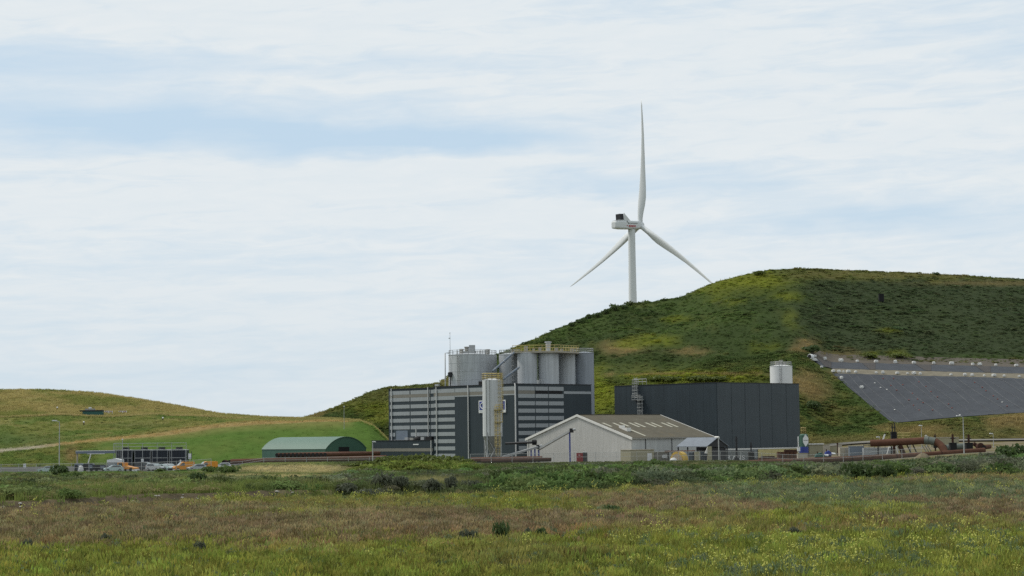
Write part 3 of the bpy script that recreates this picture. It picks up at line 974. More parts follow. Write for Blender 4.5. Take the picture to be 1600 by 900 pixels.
for a in (45, 135, 225, 315):
    q = np.array([math.cos(R(a + 12)), math.sin(R(a + 12)), 0]) * (rf + .05); p = np.array([math.cos(R(a + 102)), math.sin(R(a + 102)), 0]) * (rf + .05)
    mb.bar(q + ZX * .6, p + ZX * (zb - .2), .08).bar(p + ZX * .6, q + ZX * (zb - .2), .08)
mb.build('brace', M['galv'], hs_)
MB().tube([(-.62 * rf, -.80 * rf, zb + .05), (-.62 * rf, -.80 * rf, ztop)], .07, 6).tube([(-.25 * rf, -.985 * rf, zb + .05), (-.25 * rf, -.985 * rf, ztop)], .05, 6).build('conduit', M['hopper'], hs_)
mb = rail(ring((0, 0), rf + .05, ztop + .02, 12), 1.5, step=1.1, r=.07, levels=(1, .66, .33), closed=True)
mb.build('top_railing', M['yellow'], hs_)
def ladder(mb, x, y, z0, z1, w=.45, rr=.75, cage=True, step=.42, hoop=.9, r=.06):
    mb.bar((x - w, y, z0), (x - w, y, z1), r).bar((x + w, y, z0), (x + w, y, z1), r)
    z = z0 + .2
    while z < z1:
        mb.bar((x - w, y, z), (x + w, y, z), r * .6); z += step
    if cage:
        z = z0 + 2.2
        hoops = []
        while z < z1 + .8:
            pts = [(x + rr * math.cos(a), y - rr * .1 - rr * 1.15 * math.sin(a), z) for a in np.linspace(0, math.pi, 9)]
            mb.tube(pts, r * .75, 4); hoops.append(pts); z += hoop
        for k in (1, 3, 5, 7):
            mb.bar(hoops[0][k], hoops[-1][k], r * .6)
    return mb
def fx(px): return frame(px, DF)[0] - cf[0]
ym = -rf * .9
mb = MB()
ladder(mb, fx(783), -rf * .55, zat(783, 660, DF), ztop + 1.4, rr=.72)
mb.build('upper_ladder', M['yellow'], hs_)
mb = MB()
ladder(mb, fx(778.5), -rf - .15, zat(778, 712, DF), zat(778, 640, DF), rr=.72)
mb.build('lower_ladder', M['yellow'], hs_)
zmid = zat(778, 640, DF)
mb = MB().box(fx(773), fx(787), -rf - .9, -rf * .3, zmid - .1, zmid)
mb = rail([(fx(776), -rf - .85, zmid), (fx(787), -rf - .85, zmid), (fx(787), -rf * .4, zmid)], 1.1, mb, step=.9, r=.05)
mb.build('landing', M['yellow'], hs_)
MB().box(fx(774), fx(787), -rf - .9, -rf * .3, zat(778, 660, DF), zat(778, 660, DF) + .1).build('lower_landing', M['yellow'], hs_)
mb = MB().box(-.5, .5, -.5, .5, .3, 1.3).tube([(.2, 0, 1.3), (.2, 0, 1.9)], .35, 10); mb.build('discharge_valve', M['blackmetal'], hs_)

# ------------------------------------------------------------------ pale shed with gable
O2 = frame(987, 432)
def ly2(px, x=0.0, z=6.0): return along(loc2w(O2, x, 0, z), VX, px)
def lx2(px, y=0.0, z=6.0): return along(loc2w(O2, 0, y, z), UX, px)
LG, LS = ly2(823.5), lx2(1113)
ZE = zat(987, 684.5, 432)
mid = loc2w(O2, 0, LG / 2)
ZR = P(904, 649.2, mid[1])[2]
shed = thing('gabled_shed', 'pale shed with a wide gable and grey roof, in front of the dark box building', 'shed', O2, YAW)
MB().prism([(0, 0, 0), (0, LG, 0), (0, LG, ZE), (0, LG / 2, ZR), (0, 0, ZE)], (.25, 0, 0)).build('gable_wall', M['shedwall'], shed)
MB().box(.255, LS, .02, .25, 0, ZE - .02).build('side_wall', M['shedside'], shed)
MB().box(.255, LS, LG - .25, LG - .02, 0, ZE - .02).build('back_wall', M['shedside'], shed)
MB().prism([(LS - .25, .26, 0), (LS - .25, LG - .26, 0), (LS - .25, LG - .26, ZE), (LS - .25, LG / 2, ZR - .05), (LS - .25, .26, ZE)], (.24, 0, 0)).build('end_wall', M['shedside'], shed)
sl = (ZR - ZE) / (LG / 2)
ov = .35
roof_y = lambda y: ZE + sl * y
roof = MB().prism([(-.1, -ov, ZE - ov * sl + .02), (-.1, LG / 2, ZR + .02), (-.1, LG / 2, ZR + .2), (-.1, -ov, ZE - ov * sl + .2)], (LS + .3, 0, 0)).build('roof_slope', M['shedroof'], shed)
MB().prism([(-.1, LG + ov, ZE - ov * sl + .02), (-.1, LG / 2 + .01, ZR + .02), (-.1, LG / 2 + .01, ZR + .2), (-.1, LG + ov, ZE - ov * sl + .2)], (LS + .3, 0, 0)).build('roof_slope', M['shedroof'], shed)
for xb, nm in ((-.28, 0), (LS + .21, 1)):
    mb = MB()
    for y0 in (-ov - .05, LG + ov + .05):
        za = ZE - ov * sl
        mb.prism([(xb, y0, za - .28), (xb, LG / 2, ZR - .26), (xb, LG / 2, ZR + .26), (xb, y0, za + .26)], (.17, 0, 0))
    mb.build('bargeboard', M['trim'], shed)
MB().box(-.1, LS + .2, LG / 2 - .3, LG / 2 + .3, ZR + .17, ZR + .26).build('ridge_cap', M['shedroof'], shed)
MB().box(-.1, LS + .2, -ov - .16, -ov - .02, ZE - ov * sl - .06, ZE - ov * sl + .14).build('gutter', M['duct'], shed)
nR = np.cross(UX, (VX + ZX * sl)); pR = loc2w(O2, 0, 0, ZE + .2)
def roofxy(px, py):
    q = hit(px, py, pR, nR) - O2
    return q @ UX, q @ VX
sk = {}
for px, py, L in ((940, 661, .30), (956, 661, .25), (967, 660.7, .30), (981, 660.7, .36), (990, 660.7, .36), (1007, 660.7, .36), (1016, 660.7, .36), (1032, 660.7, .36), (1041, 660.7, .36), (983, 671.5, .5)):
    x, y = roofxy(px, py)
    y1_ = max(y - L * LG / 2 * .55, .1)
    MB().prism([(x, y, ZE + sl * y + .215), (x, y1_, ZE + sl * y1_ + .215), (x, y1_, ZE + sl * y1_ + .26), (x, y, ZE + sl * y + .26)], (.8, 0, 0)).build('skylight', M['skylight'], roof)
x, y = roofxy(978, 672)
mb = MB().box(x - .7, x + .7, y - .9, y + .7, ZE + sl * y - .4, ZE + sl * y + .75).box(x - .5, x + .5, y + .75, y + 1.7, ZE + sl * y + .1, ZE + sl * y + 1.3)
mb.build('roof_vent', M['trim'], roof)
for p in (1008.5, 1049.5):
    xx = lx2(p)
    MB().box(xx - .07, xx + .07, -.10, .015, 0, ZE - .15).build('downpipe', M['blackmetal'], shed)
MB().tube([(-.02, LG - .3, .2), (-.12, LG - .3, ZE - .2)], .1, 6).build('corner_trim', M['trim'], shed)

# low lean-tos along the side of the shed
t = thing('block_hut', 'low olive block hut with a white door, against the shed side', 'hut', loc2w(O2, lx2(985.5, -3, 1), -3), YAW)
hw = lx2(1022, -3, 1) - lx2(985.5, -3, 1)
HH = zat(1000, 703, 432)
MB().box(0, hw, 0, 2.95, 0, HH).build('wall', M['tan'], t)
MB().box(-.1, hw + .1, -.1, 2.9, HH + .004, HH + .15).build('roof', M['concrete'], t)
d0, d1 = lx2(1011.5, -3, 1) - lx2(985.5, -3, 1), lx2(1018.5, -3, 1) - lx2(985.5, -3, 1)
MB().box(d0, d1, -.06, .02, .9, HH - .75).build('door', M['white'], t)
t = thing('grey_shelter', 'low grey shelter wall with an open dark bay beside the block hut', 'shelter', loc2w(O2, lx2(1023, -2, 1), -2), YAW)
hw2 = lx2(1046, -2, 1) - lx2(1023, -2, 1)
HH2 = zat(1035, 706.5, 440)
MB().box(0, hw2, 0, 1.9, 0, HH2).build('wall', M['taupe'], t)
MB().box(-.05, hw2 + .05, -.1, 1.85, HH2 + .004, HH2 + .12).build('roof', M['concrete'], t)
wa, wb = lx2(1034.3, -2, 1) - lx2(1023, -2, 1), lx2(1041.5, -2, 1) - lx2(1023, -2, 1)
MB().box(wa, wb, -.2, .02, 1.4, HH2 - .55).build('white_cabinet', M['white'], t)

# red cabinet before the gable
t = thing('red_cabinet', 'red metal cabinet with a dark side, standing before the pale gable', 'cabinet', P(909, 722, 424), R(-20))
t.location.z = float(gz(P(909, 722, 424)[0], 424))
hc = zat(905, 707.5, 424) - t.location.z
wc = 8.2 / FPX * 424
MB().box(-wc * .85, wc * .45, -.7, .7, 0, hc).build('body', M['red'], t)
MB().box(wc * .46, wc * .95, -.72, .72, 0, hc + .1).build('dark_end', M['blackmetal'], t)
MB().box(-.6, .1, -.78, -.705, .5, hc - .5).build('door', M['red'], t)
MB().box(.5, 1.0, -.3, .3, hc + .1, hc + .35).build('vent_cap', M['trim'], t)
mb = MB().box(-.45, -.1, -.8, -.785, hc - .55, hc - .45); mb.build('label_strip', M['white'], t)

# conveyors along the gable
def conveyor(p0, p1, D0, D1, label, legs):
    A, B = P(*p0, D0), P(*p1, D1)
    t = thing('belt_conveyor', label, 'conveyor', (A[0], A[1], 0))
    off = A * np.array([1, 1, 0])
    d = B - A; L = np.linalg.norm(d); dn = d / L
    sd_ = np.cross(dn, ZX); sd_ /= np.linalg.norm(sd_); up = np.cross(sd_, dn)
    a = A - off
    sec = [a - sd_ * .3 - up * .22, a + sd_ * .3 - up * .22, a + sd_ * .3 + up * .22, a - sd_ * .3 + up * .22]
    MB().prism(sec, d).build('trough', M['galv'], t)
    q = a + d
    MB().box(q[0] - .45, q[0] + .45, q[1] - .4, q[1] + .4, q[2] - .5, q[2] + .45).build('head_box', M['blackmetal'], t)
    MB().tube([q + [0.3, -.45, .1], q + [.9, -.45, .25]], .3, 10).build('motor', M['galv'], t)
    for lx, top in legs:
        w_ = frame(lx, D1)
        k = min(max((w_[0] - A[0]) / d[0], 0), 1.02)
        tp = a + d * k
        MB().box(w_[0] - off[0] - .17, w_[0] - off[0] + .17, tp[1] - .17, tp[1] + .17, 0, tp[2] - .2).build('support_leg', M['blue'], t)
    return t
conveyor((786, 714), (841, 698), 436, 446, 'lower pale inclined conveyor running up to the shed corner', ((830, 0), (836, 0)))
conveyor((842, 702), (893, 672.5), 446, 436, 'upper conveyor climbing the gable on blue legs', ((843, 0), (891, 0)))
t = thing('blower_pipe', 'black horizontal pipe reaching across the shed corner', 'pipe', P(790, 693, 450))
B = P(832, 691.3, 447) - P(790, 693, 450)
MB().tube([(0, 0, 0), B], .28, 10).build('pipe', M['blackmetal'], t)
MB().tube([B, B + np.array([.9, -.2, 0])], .62, 14).build('end_flange', M['black'], t)

# canopy with dark bay
O3 = frame(1105, 427, 0)
def ly3(px, x=0.0, z=4.0): return along(loc2w(O3, x, 0, z), VX, px)
def lx3(px, y=0.0, z=4.0): return along(loc2w(O3, 0, y, z), UX, px)
ze3 = zat(1105, 697.5, 427); wx3 = lx3(1137); l3 = ly3(1056.5)
zr3 = P(1118.5, 684.3, loc2w(O3, wx3 / 2, 0)[1])[2]
can = thing('open_canopy', 'open canopy with grey blue pitched roof over a dark bay, by the shed', 'canopy', O3, YAW)
for sgn, x0 in ((1, 0), (-1, wx3)):
    MB().prism([(x0 - sgn * .25, -.2, ze3 - .1), (wx3 / 2 + sgn * .01, -.2, zr3), (wx3 / 2 + sgn * .01, -.2, zr3 + .14), (x0 - sgn * .25, -.2, ze3 + .04)], (0, l3, 0)).build('roof_sheet', M['canopy'], can)
MB().tube([(wx3 / 2, -.5, zr3 + .1), (wx3 / 2, .6, zr3 + .1)], .26, 8).build('ridge_end', M['trim'], can)
for x0 in (.1, wx3 - .1):
    for k in range(4):
        y0 = .1 + (l3 - .6) * k / 3
        MB().box(x0 - .11, x0 + .11, y0 - .11, y0 + .11, 0, ze3 - .12).build('post', M['blackmetal'], can)
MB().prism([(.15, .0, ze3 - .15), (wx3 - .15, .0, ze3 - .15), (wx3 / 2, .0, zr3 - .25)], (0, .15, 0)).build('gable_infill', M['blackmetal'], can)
MB().box(.6, wx3 - .3, .3, .5, 0, ze3 - .3).build('end_shade_sheet', M['blackmetal'], can)  # black sheet standing for the shade inside the bay
MB().box(wx3 - .9, wx3 - .5, .6, l3 - .5, 0, ze3 - .2).build('back_shade_sheet', M['blackmetal'], can)  # second black sheet, shade along the far side of the bay
t = thing('red_beam', 'long red steel beam lying across the front of the dark bay', 'beam', P(1042, 705.5, 430))
Bv = P(1086, 704.5, 427) - P(1042, 705.5, 430)
MB().tube([(0, 0, 0), Bv], .17, 6).box(-.5, .6, -.2, .2, -.2, .2).build('beam', M['rust'], t)
tb = thing('beam_trestle', 'dark steel trestle carrying the red beam', 'trestle', P(1042, 705.5, 430) * np.array([1, 1, 0]))
mb = MB()
for k in (.05, .95):
    q = Bv * k; mb.box(q[0] - .12, q[0] + .12, q[1] - .12, q[1] + .12, 0, zat(1060, 705, 429) - .2)
mb.build('leg', M['blackmetal'], tb)

# dark blue container and pale columns in the bay
t = thing('dark_container', 'dark blue ribbed container under the canopy edge', 'container', frame(1076, 429), R(0))
wcn = frame(1108, 429)[0] - frame(1076, 429)[0]
hcn = zat(1090, 706.5, 429)
MB().box(0, wcn, 0, 2.2, 0, hcn).build('body', M['bluegrey'], t)
mb = MB()
for k in range(13):
    xx = wcn * (k + .5) / 13; mb.box(xx - .08, xx + .08, -.06, .01, .15, hcn - .15)
o = mb.build('rib', M['navy2'], t); o['kind'] = 'stuff'
for k, (px, y0, wpx, lab) in enumerate(((1090, 706, 8, 'shorter pale column in front of the dark blue container'), (1109, 697.5, 6.5, 'taller pale column at the canopy corner'))):
    c = frame(px, 426)
    zh = zat(px, y0, 426); ww = wpx / FPX * 426 / 2
    t = thing('concrete_column', lab, 'column', c)
    MB().box(-ww, ww, -ww, ww, 0, zh).build('shaft', M['tan'], t)
    mb = MB()
    for q in range(4):
        mb.box(-ww - .03, ww + .03, -ww - .03, ww + .03, zh * (q + 1) / 5 - .05, zh * (q + 1) / 5 + .05)
    mb.build('joint_band', M['concrete'], t)
    if k: MB().prism([(-ww - .6, -.3, zh - 1.5), (-ww - .01, -.3, zh - 1.6), (-ww - .01, -.3, zh - .2)], (0, .6, 0)).build('bracket', M['trim'], t)

# yellow half drum
c = frame(1061.5, 424)
t = thing('steel_drum', 'large worn yellow drum lying on its side before the canopy', 'drum', (c[0], c[1], 0), R(-35))
rd = 12.4 / FPX * 424
zc0 = zat(1061, 705.3, 424) - rd
def arcx(r, n=18, a0=0, a1=2 * math.pi): return [(r * math.cos(a), r * math.sin(a)) for a in np.linspace(a0, a1, n)]
mb = MB()
pr = arcx(rd, 26)[:-1]
mb.prism([(x, -.9, zc0 + z) for x, z in pr], (0, 1.8, 0))
mb.build('shell', M['drum'], t)
MB().prism([(x * .72, -.97, zc0 + z * .72) for x, z in pr], (0, .06, 0)).build('end_plate', M['drumpale'], t)
MB().prism([(-rd * .25 + x * .25, -1.03, zc0 - rd * .28 + z * .25) for x, z in pr], (0, .05, 0)).build('port', M['black'], t)
tw = tag(MB().lathe([(.05, 0), (.7, .02), (.82, .35), (.55, .72), (.1, .82)], 12).build('white_sack', M['sandbag'], None), 'pale round sack lying against the yellow drum', 'sack')
tw.location = (c[0] - 1.4, c[1] - 1.7, zat(1056, 721, 422))
tp = tag(MB().box(-.75, .75, -.6, .6, -2.0, 0).build('sack_plinth', M['concrete'], None), 'concrete plinth under the pale sack', 'plinth')
tp.location = (c[0] - 1.4, c[1] - 1.7, zat(1056, 721, 422) - .003)

# ------------------------------------------------------------------ dark box building
O4 = frame(1122.5, 482)
def ly4(px, x=0.0, z=12.0): return along(loc2w(O4, x, 0, z), VX, px)
def lx4(px, y=0.0, z=12.0): return along(loc2w(O4, 0, y, z), UX, px)
H4 = zat(1122, 598, 482); B4 = zat(1122, 701, 482)
LX4, LY4 = lx4(1249.5), ly4(960.5)
box = thing('dark_box_building', 'plain dark box hall with tall flush panels, right of the pale shed', 'industrial building', O4, YAW)
MB().box(.15, LX4 - .06, .15, LY4, 0, H4 - .2).build('core_wall', M['blackmetal'], box)
e = [1122.5, 1143.3, 1164.5, 1187, 1206, 1229, 1249.5]
xs4 = [0] + [lx4(p) for p in e[1:]]
for a, b in zip(xs4[:-1], xs4[1:]):
    o = MB().box(a + .07, b - .05, 0, .14, B4, H4).build('cladding_panel', M['navy2'], box)
e = [1122.5, 1100, 1078, 1058, 1038, 1018, 998, 979, 960.5]
ys4 = [0.15] + [ly4(p) for p in e[1:]]
for a, b in zip(ys4[:-1], ys4[1:]):
    MB().box(0, .14, a + .02, b - .02, B4 - 1.5, H4).build('cladding_panel', M['navy'], box)
mb = MB().box(-.08, LX4 + .05, -.08, .3, H4 + .003, H4 + .16).box(-.08, .3, .303, LY4 + .05, H4 + .003, H4 + .16)
mb.build('parapet', M['blackmetal'], box)
MB().box(.3, LX4 - .1, .303, LY4 - .1, H4 - .18, H4 - .05).build('roof', M['navy'], box)
MB().box(.02, LX4, -.10, .12, B4 - .36, B4 - .05).build('sill', M['trim'], box)
yx = [lx4(1184.5, 0, 2), lx4(1248, 0, 2)]
for k in range(6):
    a = yx[0] + (yx[1] - yx[0]) * k / 6; b = yx[0] + (yx[1] - yx[0]) * (k + 1) / 6
    MB().box(a + .04, b - .04, -.02, .13, .4, B4 - .37).build('yellow_panel', M['paleyellow'], box)
for k in range(9):
    a = .3 + (yx[0] - .5) * k / 9; b = .3 + (yx[0] - .5) * (k + 1) / 9
    MB().box(a + .05, b - .05, .02, .13, .3, B4 - .37).build('base_panel', M['ribgrey'], box)
mb = MB()
yl = ly4(997.5, -.5)
ladder_z0, ladder_z1 = B4 + 4, H4 + 2.0
def lad_y(mb, x, y, z0, z1, w=.5, r=.075, rr=.85):
    mb.bar((x, y - w, z0), (x, y - w, z1), r).bar((x, y + w, z0), (x, y + w, z1), r)
    z = z0 + .2
    while z < z1: mb.bar((x, y - w, z), (x, y + w, z), r * .6); z += .45
    hp = []
    z = z0 + .3
    while z < z1:
        pts = [(x - rr * 1.2 * math.sin(a), y + rr * math.cos(a), z) for a in np.linspace(0, math.pi, 9)]
        mb.tube(pts, r * .7, 4); hp.append(pts); z += .9
    for k in (1, 4, 7): mb.bar(hp[0][k], hp[-1][k], r * .6)
lad_y(mb, -.4, ly4(993.5, -.5), zat(994, 622, 497), H4 + 2.2)
mb.build('upper_ladder', M['post'], box)
mb = MB(); lad_y(mb, -.4, ly4(1001, -.5), zat(1000, 660, 497), zat(1000, 618, 497)); mb.build('lower_ladder', M['post'], box)
mb = MB().box(-1.3, .0, ly4(1004, -.5), ly4(990.5, -.5), zat(997, 624, 497) - .1, zat(997, 624, 497))
rail([(-1.25, ly4(1004, -.5), zat(997, 624, 497)), (-1.25, ly4(990.5, -.5), zat(997, 624, 497))], 1.1, mb, step=1, r=.05); mb.build('landing', M['post'], box)
rail([(.4, ly4(1011, .4), H4 + .15), (.4, ly4(992, .4), H4 + .15), (2.0, ly4(992, .4), H4 + .15)], 1.5, step=1.2, r=.07).build('roof_railing', M['post'], box)

# white silo behind the dark box
T, c, r, z0, h = tank(1223.5, 545, 17.3, 572, 'white silo with a railed top, behind the right end of the dark box', m='white', z0=0.0, group=None, ladder=R(-100))
for b_ in ((-1.6, -.5, -.6, .6, h + .3, h + 1.4), (.6, 1.4, -.6, .6, h + .3, h + 1.0), (-.4, .5, -.5, .5, h + .3, h + 1.7)): MB().box(*b_).build('filter_unit', M['duct'], T)

# ribbed container carrying letters
c = frame(1114, 470)
t = thing('lettered_container', 'grey ribbed container with white capital letters, at the foot of the dark box', 'container', c)
wl = frame(1171.5, 470)[0] - c[0]
hl = zat(1140, 703.6, 470)
MB().box(0, wl, 0, 2.4, 0, hl).build('body', M['ribgrey'], t)
mb = MB()
for k in range(30):
    xx = wl * (k + .5) / 30; mb.box(xx - .07, xx + .07, -.09, .01, .1, hl - .12)
o = mb.build('rib', M['ribgrey'], t); o['kind'] = 'stuff'
MB().box(-.02, wl + .02, -.12, .3, hl + .003, hl + .16).build('top_rail', M['galv'], t)
for ch, px in (('R', 1139), ('A', 1147.3), ('N', 1154), ('S', 1161.5)):
    letters(ch, M['white'], 1.5, t, (frame(px, 470)[0] - c[0], -.13, zat(px, 718.3, 470) + .02))

# posts with a black gas head beside the container
def post_thing(name, px, y0, y1, D, wpx, m, label, cat, extra=None):
    c = frame(px, D); g = float(gz(c[0], D))
    t = thing(name, label, cat, (c[0], c[1], g))
    z1 = zat(px, y0, D) - g
    ww = wpx / FPX * D / 2
    MB().tube([(0, 0, 0), (0, 0, z1)], ww, 8).build('pole', M[m], t)
    if extra: extra(t, z1)
    return t
post_thing('vent_post', 1151.3, 682, 720, 452, 3.2, 'blackmetal', 'black post standing before the lettered container', 'post', lambda t, z: MB().box(-.55, .55, -.3, .3, 0, 1.2).build('foot', M['blackmetal'], t))
def vhead(t, z):
    MB().box(-.66, .66, -.6, .6, 0, 2.5).build('valve_box', M['black'], t)
    MB().box(-.28, .28, -.28, .28, z - 1.1, z - .7).build('handwheel', M['blackmetal'], t)
post_thing('valve_post', 1174, 691, 719, 452, 2.0, 'blackmetal', 'black valve box with a stem, left of the yellow base panels', 'valve', vhead)
post_thing('pale_post', 1123.5, 683, 718, 424, 1.6, 'post', 'slim pale post at the right end of the canopy', 'post', lambda t, z: MB().box(-.5, .1, -.12, .12, z - .12, z).build('arm', M['trim'], t))

# ------------------------------------------------------------------ green arched hall
O5 = frame(508.5, 486)
g5 = 1.35
def ly5(px, x=0.0, z=4.0): return along(loc2w(O5, x, 0, z), VX, px)
def lx5(px, y=0.0, z=4.0): return along(loc2w(O5, 0, y, z), UX, px)
W5, L5 = lx5(572), ly5(409.5)
ZE5 = zat(508, 702.3, 486); ZR5 = P(541, 683, loc2w(O5, W5 / 2, 0)[1])[2]
def arc(n, dr=0.0):
    a = W5 / 2; rise = ZR5 - ZE5
    Rr = (a * a + rise * rise) / (2 * rise); th = math.asin(min(a / Rr, 1))
    return [(a + (Rr + dr) * math.sin(q), ZR5 - Rr + (Rr + dr) * math.cos(q)) for q in np.linspace(-th, th, n)]
hall = thing('arched_hall', 'green hall with an arched roof on the grass, behind the rusty pipes', 'hall', (O5[0], O5[1], 0), YAW)
pts = arc(23)
MB().prism([(0, 0, 0), (W5, 0, 0)] + [(x, 0, z) for x, z in pts[::-1]], (0, .25, 0)).build('gable_wall', M['green'], hall)
MB().prism([(0, L5 - .25, 0), (W5, L5 - .25, 0)] + [(x, L5 - .25, z) for x, z in pts[::-1]], (0, .25, 0)).build('back_wall', M['green'], hall)
MB().box(0, .2, .255, L5 - .255, 0, ZE5).build('side_wall', M['green'], hall)
MB().box(W5 - .2, W5, .255, L5 - .255, 0, ZE5).build('side_wall', M['green'], hall)
mb = MB(); po, pi_ = arc(23, .16), arc(23, .02)
n = 23
vs = [(x, y, z) for y in (-.2, L5 + .15) for x, z in po + pi_]
fs = []
for k in range(n - 1):
    fs += [(k, k + 1, 2 * n + k + 1, 2 * n + k), (n + k + 1, n + k, 3 * n + k, 3 * n + k + 1), (k, n + k, n + k + 1, k + 1), (2 * n + k + 1, 3 * n + k + 1, 3 * n + k, 2 * n + k)]
fs += [(0, 2 * n, 3 * n, n), (n - 1, 2 * n - 1, 4 * n - 1, 3 * n - 1)]
mb.add(vs, fs, False); mb.build('roof', M['greenroof'], hall)
dz1 = P(535, 698.3, loc2w(O5, W5 / 2, 0)[1])[2]
MB().box(lx5(529), lx5(545.5), -.05, .01, 0, dz1).build('doorway', M['black'], hall)
MB().box(lx5(546), lx5(551), -.07, .01, 0, dz1).build('sliding_door', M['green'], hall)

# ------------------------------------------------------------------ wind turbine
DT = 950.0
tp = P(986.8, 358.5, DT)
ah = math.atan2(.629, .777)
tb = thing('wind_turbine', 'tall white three bladed wind turbine standing behind the green hill', 'wind turbine', (tp[0], tp[1], 0))
MB().lathe([(2.6, 0), (2.35, tp[2] * .3), (2.05, tp[2] * .65), (1.82, tp[2] * .85), (1.75, tp[2])], 40).build('tower', M['turbine'], tb)
def superell(w_, h, n=24, e=4.0):
    out = []
    for k in range(n):
        a = 2 * math.pi * k / n
        c_, s_ = math.cos(a), math.sin(a)
        out.append((math.copysign(abs(c_) ** (2 / e), c_) * w_, math.copysign(abs(s_) ** (2 / e), s_) * h))
    return out
mb = MB()
sec = [(-11.9, 1.3, 1.35, 4), (-11.6, 1.9, 1.85, 4), (-8.2, 2.25, 2.15, 5), (-3, 2.3, 2.2, 5), (3.6, 2.2, 2.05, 5), (5.2, 1.9, 1.8, 3)]
vs = []; fs = []
nn = 24
for x, wy, wz, e_ in sec:
    vs += [(x, a, 2.2 + b) for a, b in superell(wy, wz, nn, e_)]
for i in range(len(sec) - 1):
    for k in range(nn):
        l = (k + 1) % nn
        fs.append((i * nn + k, i * nn + l, (i + 1) * nn + l, (i + 1) * nn + k))
fs += [tuple(range(nn))[::-1], tuple((len(sec) - 1) * nn + k for k in range(nn))]
mb.add(vs, fs, False)
nac = mb.build('nacelle', M['turbine'], tb)
nac.location = (0, 0, tp[2]); nac.rotation_euler = (0, R(-3), ah)
MB().box(-9.6, -6.1, -1.9, 1.9, 4.2, 4.55).prism([(-6.4, -1.9, 4.3), (-2.2, -1.9, 4.2), (-6.2, -1.9, 8.1)], (0, .25, 0)).prism([(-6.4, 1.65, 4.3), (-2.2, 1.65, 4.2), (-6.2, 1.65, 8.1)], (0, .25, 0)).build('cooler_fin', M['turbine'], nac)
MB().box(-8.6, -6.45, -1.7, 1.7, 4.6, 7.6).build('cooler', M['blackmetal'], nac)
MB().box(-11.0, -8.6, -1.6, 1.6, 4.05, 4.32).build('roof_lid', M['galv'], nac)
MB().prism([(-5.0, -2.33, 4.0), (-4.6, -2.33, 4.0), (-3.4, -2.33, 2.6), (-3.8, -2.33, 2.4)], (0, .1, 0)).box(-3.4, 2.2, -2.33, -2.2, 2.75, 3.0).build('panel_seam', M['pipegrey'], nac)
letters('• eneco', mat('red lettering', (.45, .05, .06), .6, .02), 2.1, nac, (-5.2, -2.36, 1.0), offset=.03, align='LEFT', name='lettering', sx=.95)
HX = 6.0
def lathex(prof, n=24):
    mb = MB(); vs = []; fs = []
    for x, r in prof:
        vs += [(x, r * math.cos(2 * math.pi * k / n), r * math.sin(2 * math.pi * k / n)) for k in range(n)]
    for i in range(len(prof) - 1):
        for k in range(n):
            l = (k + 1) % n; fs.append((i * n + k, i * n + l, (i + 1) * n + l, (i + 1) * n + k))
    fs += [tuple(range(n))[::-1], tuple((len(prof) - 1) * n + k for k in range(n))]
    return mb.add(vs, fs, True)
MN = Matrix.Translation((0, 0, tp[2])) @ Matrix.Rotation(ah, 4, 'Z') @ Matrix.Rotation(R(-3), 4, 'Y') @ Matrix.Translation((HX, 0, 2.1))
hub = lathex([(-1.7, 1.75), (-1.4, 1.95), (.6, 1.95), (1.4, 1.6), (1.9, .9), (2.1, .2)]).build('hub', M['turbine'], tb)
hub.matrix_local = MN
BL = 61.3
def blade():
    mb = MB(); vs = []; fs = []; n = 20
    st = [(0, 1.25, 1.25, 20, 0), (.03, 1.25, 1.25, 20, 0), (.08, 1.6, 1.15, 18, .2), (.14, 2.1, .95, 15, .5), (.20, 2.3, .8, 12, .9), (.28, 2.1, .62, 10, 1.3), (.4, 1.65, .45, 8, 1.7), (.55, 1.2, .32, 6, 1.9), (.7, .9, .22, 4, 1.8), (.85, .6, .14, 3, 1.4), (.95, .38, .08, 2, 1.0), (1.0, .08, .03, 2, .8)]
    for t_, ch, th, tw, pb in st:
        if t_ > .05: ch *= .96
        a = R(tw)
        sh = (ch - 1.25) * .55 if ch > 1.25 else 0
        for k in range(n):
            q = 2 * math.pi * k / n
            cx, cy = ch * math.cos(q) + sh, th * math.sin(q) * (1 - .35 * math.cos(q) * (t_ > .05))
            # chord mostly in the rotor plane (local y), thickness along the axis (local x)
            y = -cx * math.cos(a) - cy * math.sin(a); x = cx * math.sin(a) - cy * math.cos(a)
            vs.append((x + pb, y, t_ * BL + 1.6))
    for i in range(len(st) - 1):
        for k in range(n):
            l = (k + 1) % n; fs.append((i * n + k, i * n + l, (i + 1) * n + l, (i + 1) * n + k))
    fs += [tuple((len(st) - 1) * n + k for k in range(n))]
    return mb.add(vs, fs, True)
bmesh_ = None
for k, ang in enumerate((4.6, 124.6, 244.6)):
    if k == 0: b = blade().build('blade', M['turbine'], tb); bmesh_ = b.data
    else:
        b = bpy.data.objects.new('blade', bmesh_); COL.objects.link(b); b.parent = tb
    b.matrix_local = MN @ Matrix.Rotation(R(ang), 4, 'X')
# ------------------------------------------------------------------ liner slope with its bags and ropes
def liner(name, t0, t1, xl0, xl1, m, parent=None, off=.16, xr=1900, n=None):
    """sheet on the hill between two anchor rows; left edge from column xl0 (foot) to xl1 (top)"""
    nr = 22; nc = 150
    r = np.linspace(0, 1, nr)[:, None]; c = np.linspace(0, 1, nc)[None, :] ** 1.15
    xl = xl0 + (xl1 - xl0) * r
    PXm = xl + (xr - xl) * c
    S = (t0 + (t1 - t0) * r + 0 * c) / (NA - 1)
    X, Y, Z = hs(PXm.ravel(), S.ravel())
    Z = Z + off + .16 * (fbm(X / 3, Y / 3, 7) - .5) + .22 * (fbm(X / 2.2, Y / 9, 17) - .5)
    return grid_mesh(name, X.reshape(PXm.shape), Y.reshape(PXm.shape), Z.reshape(PXm.shape), None, m, None)


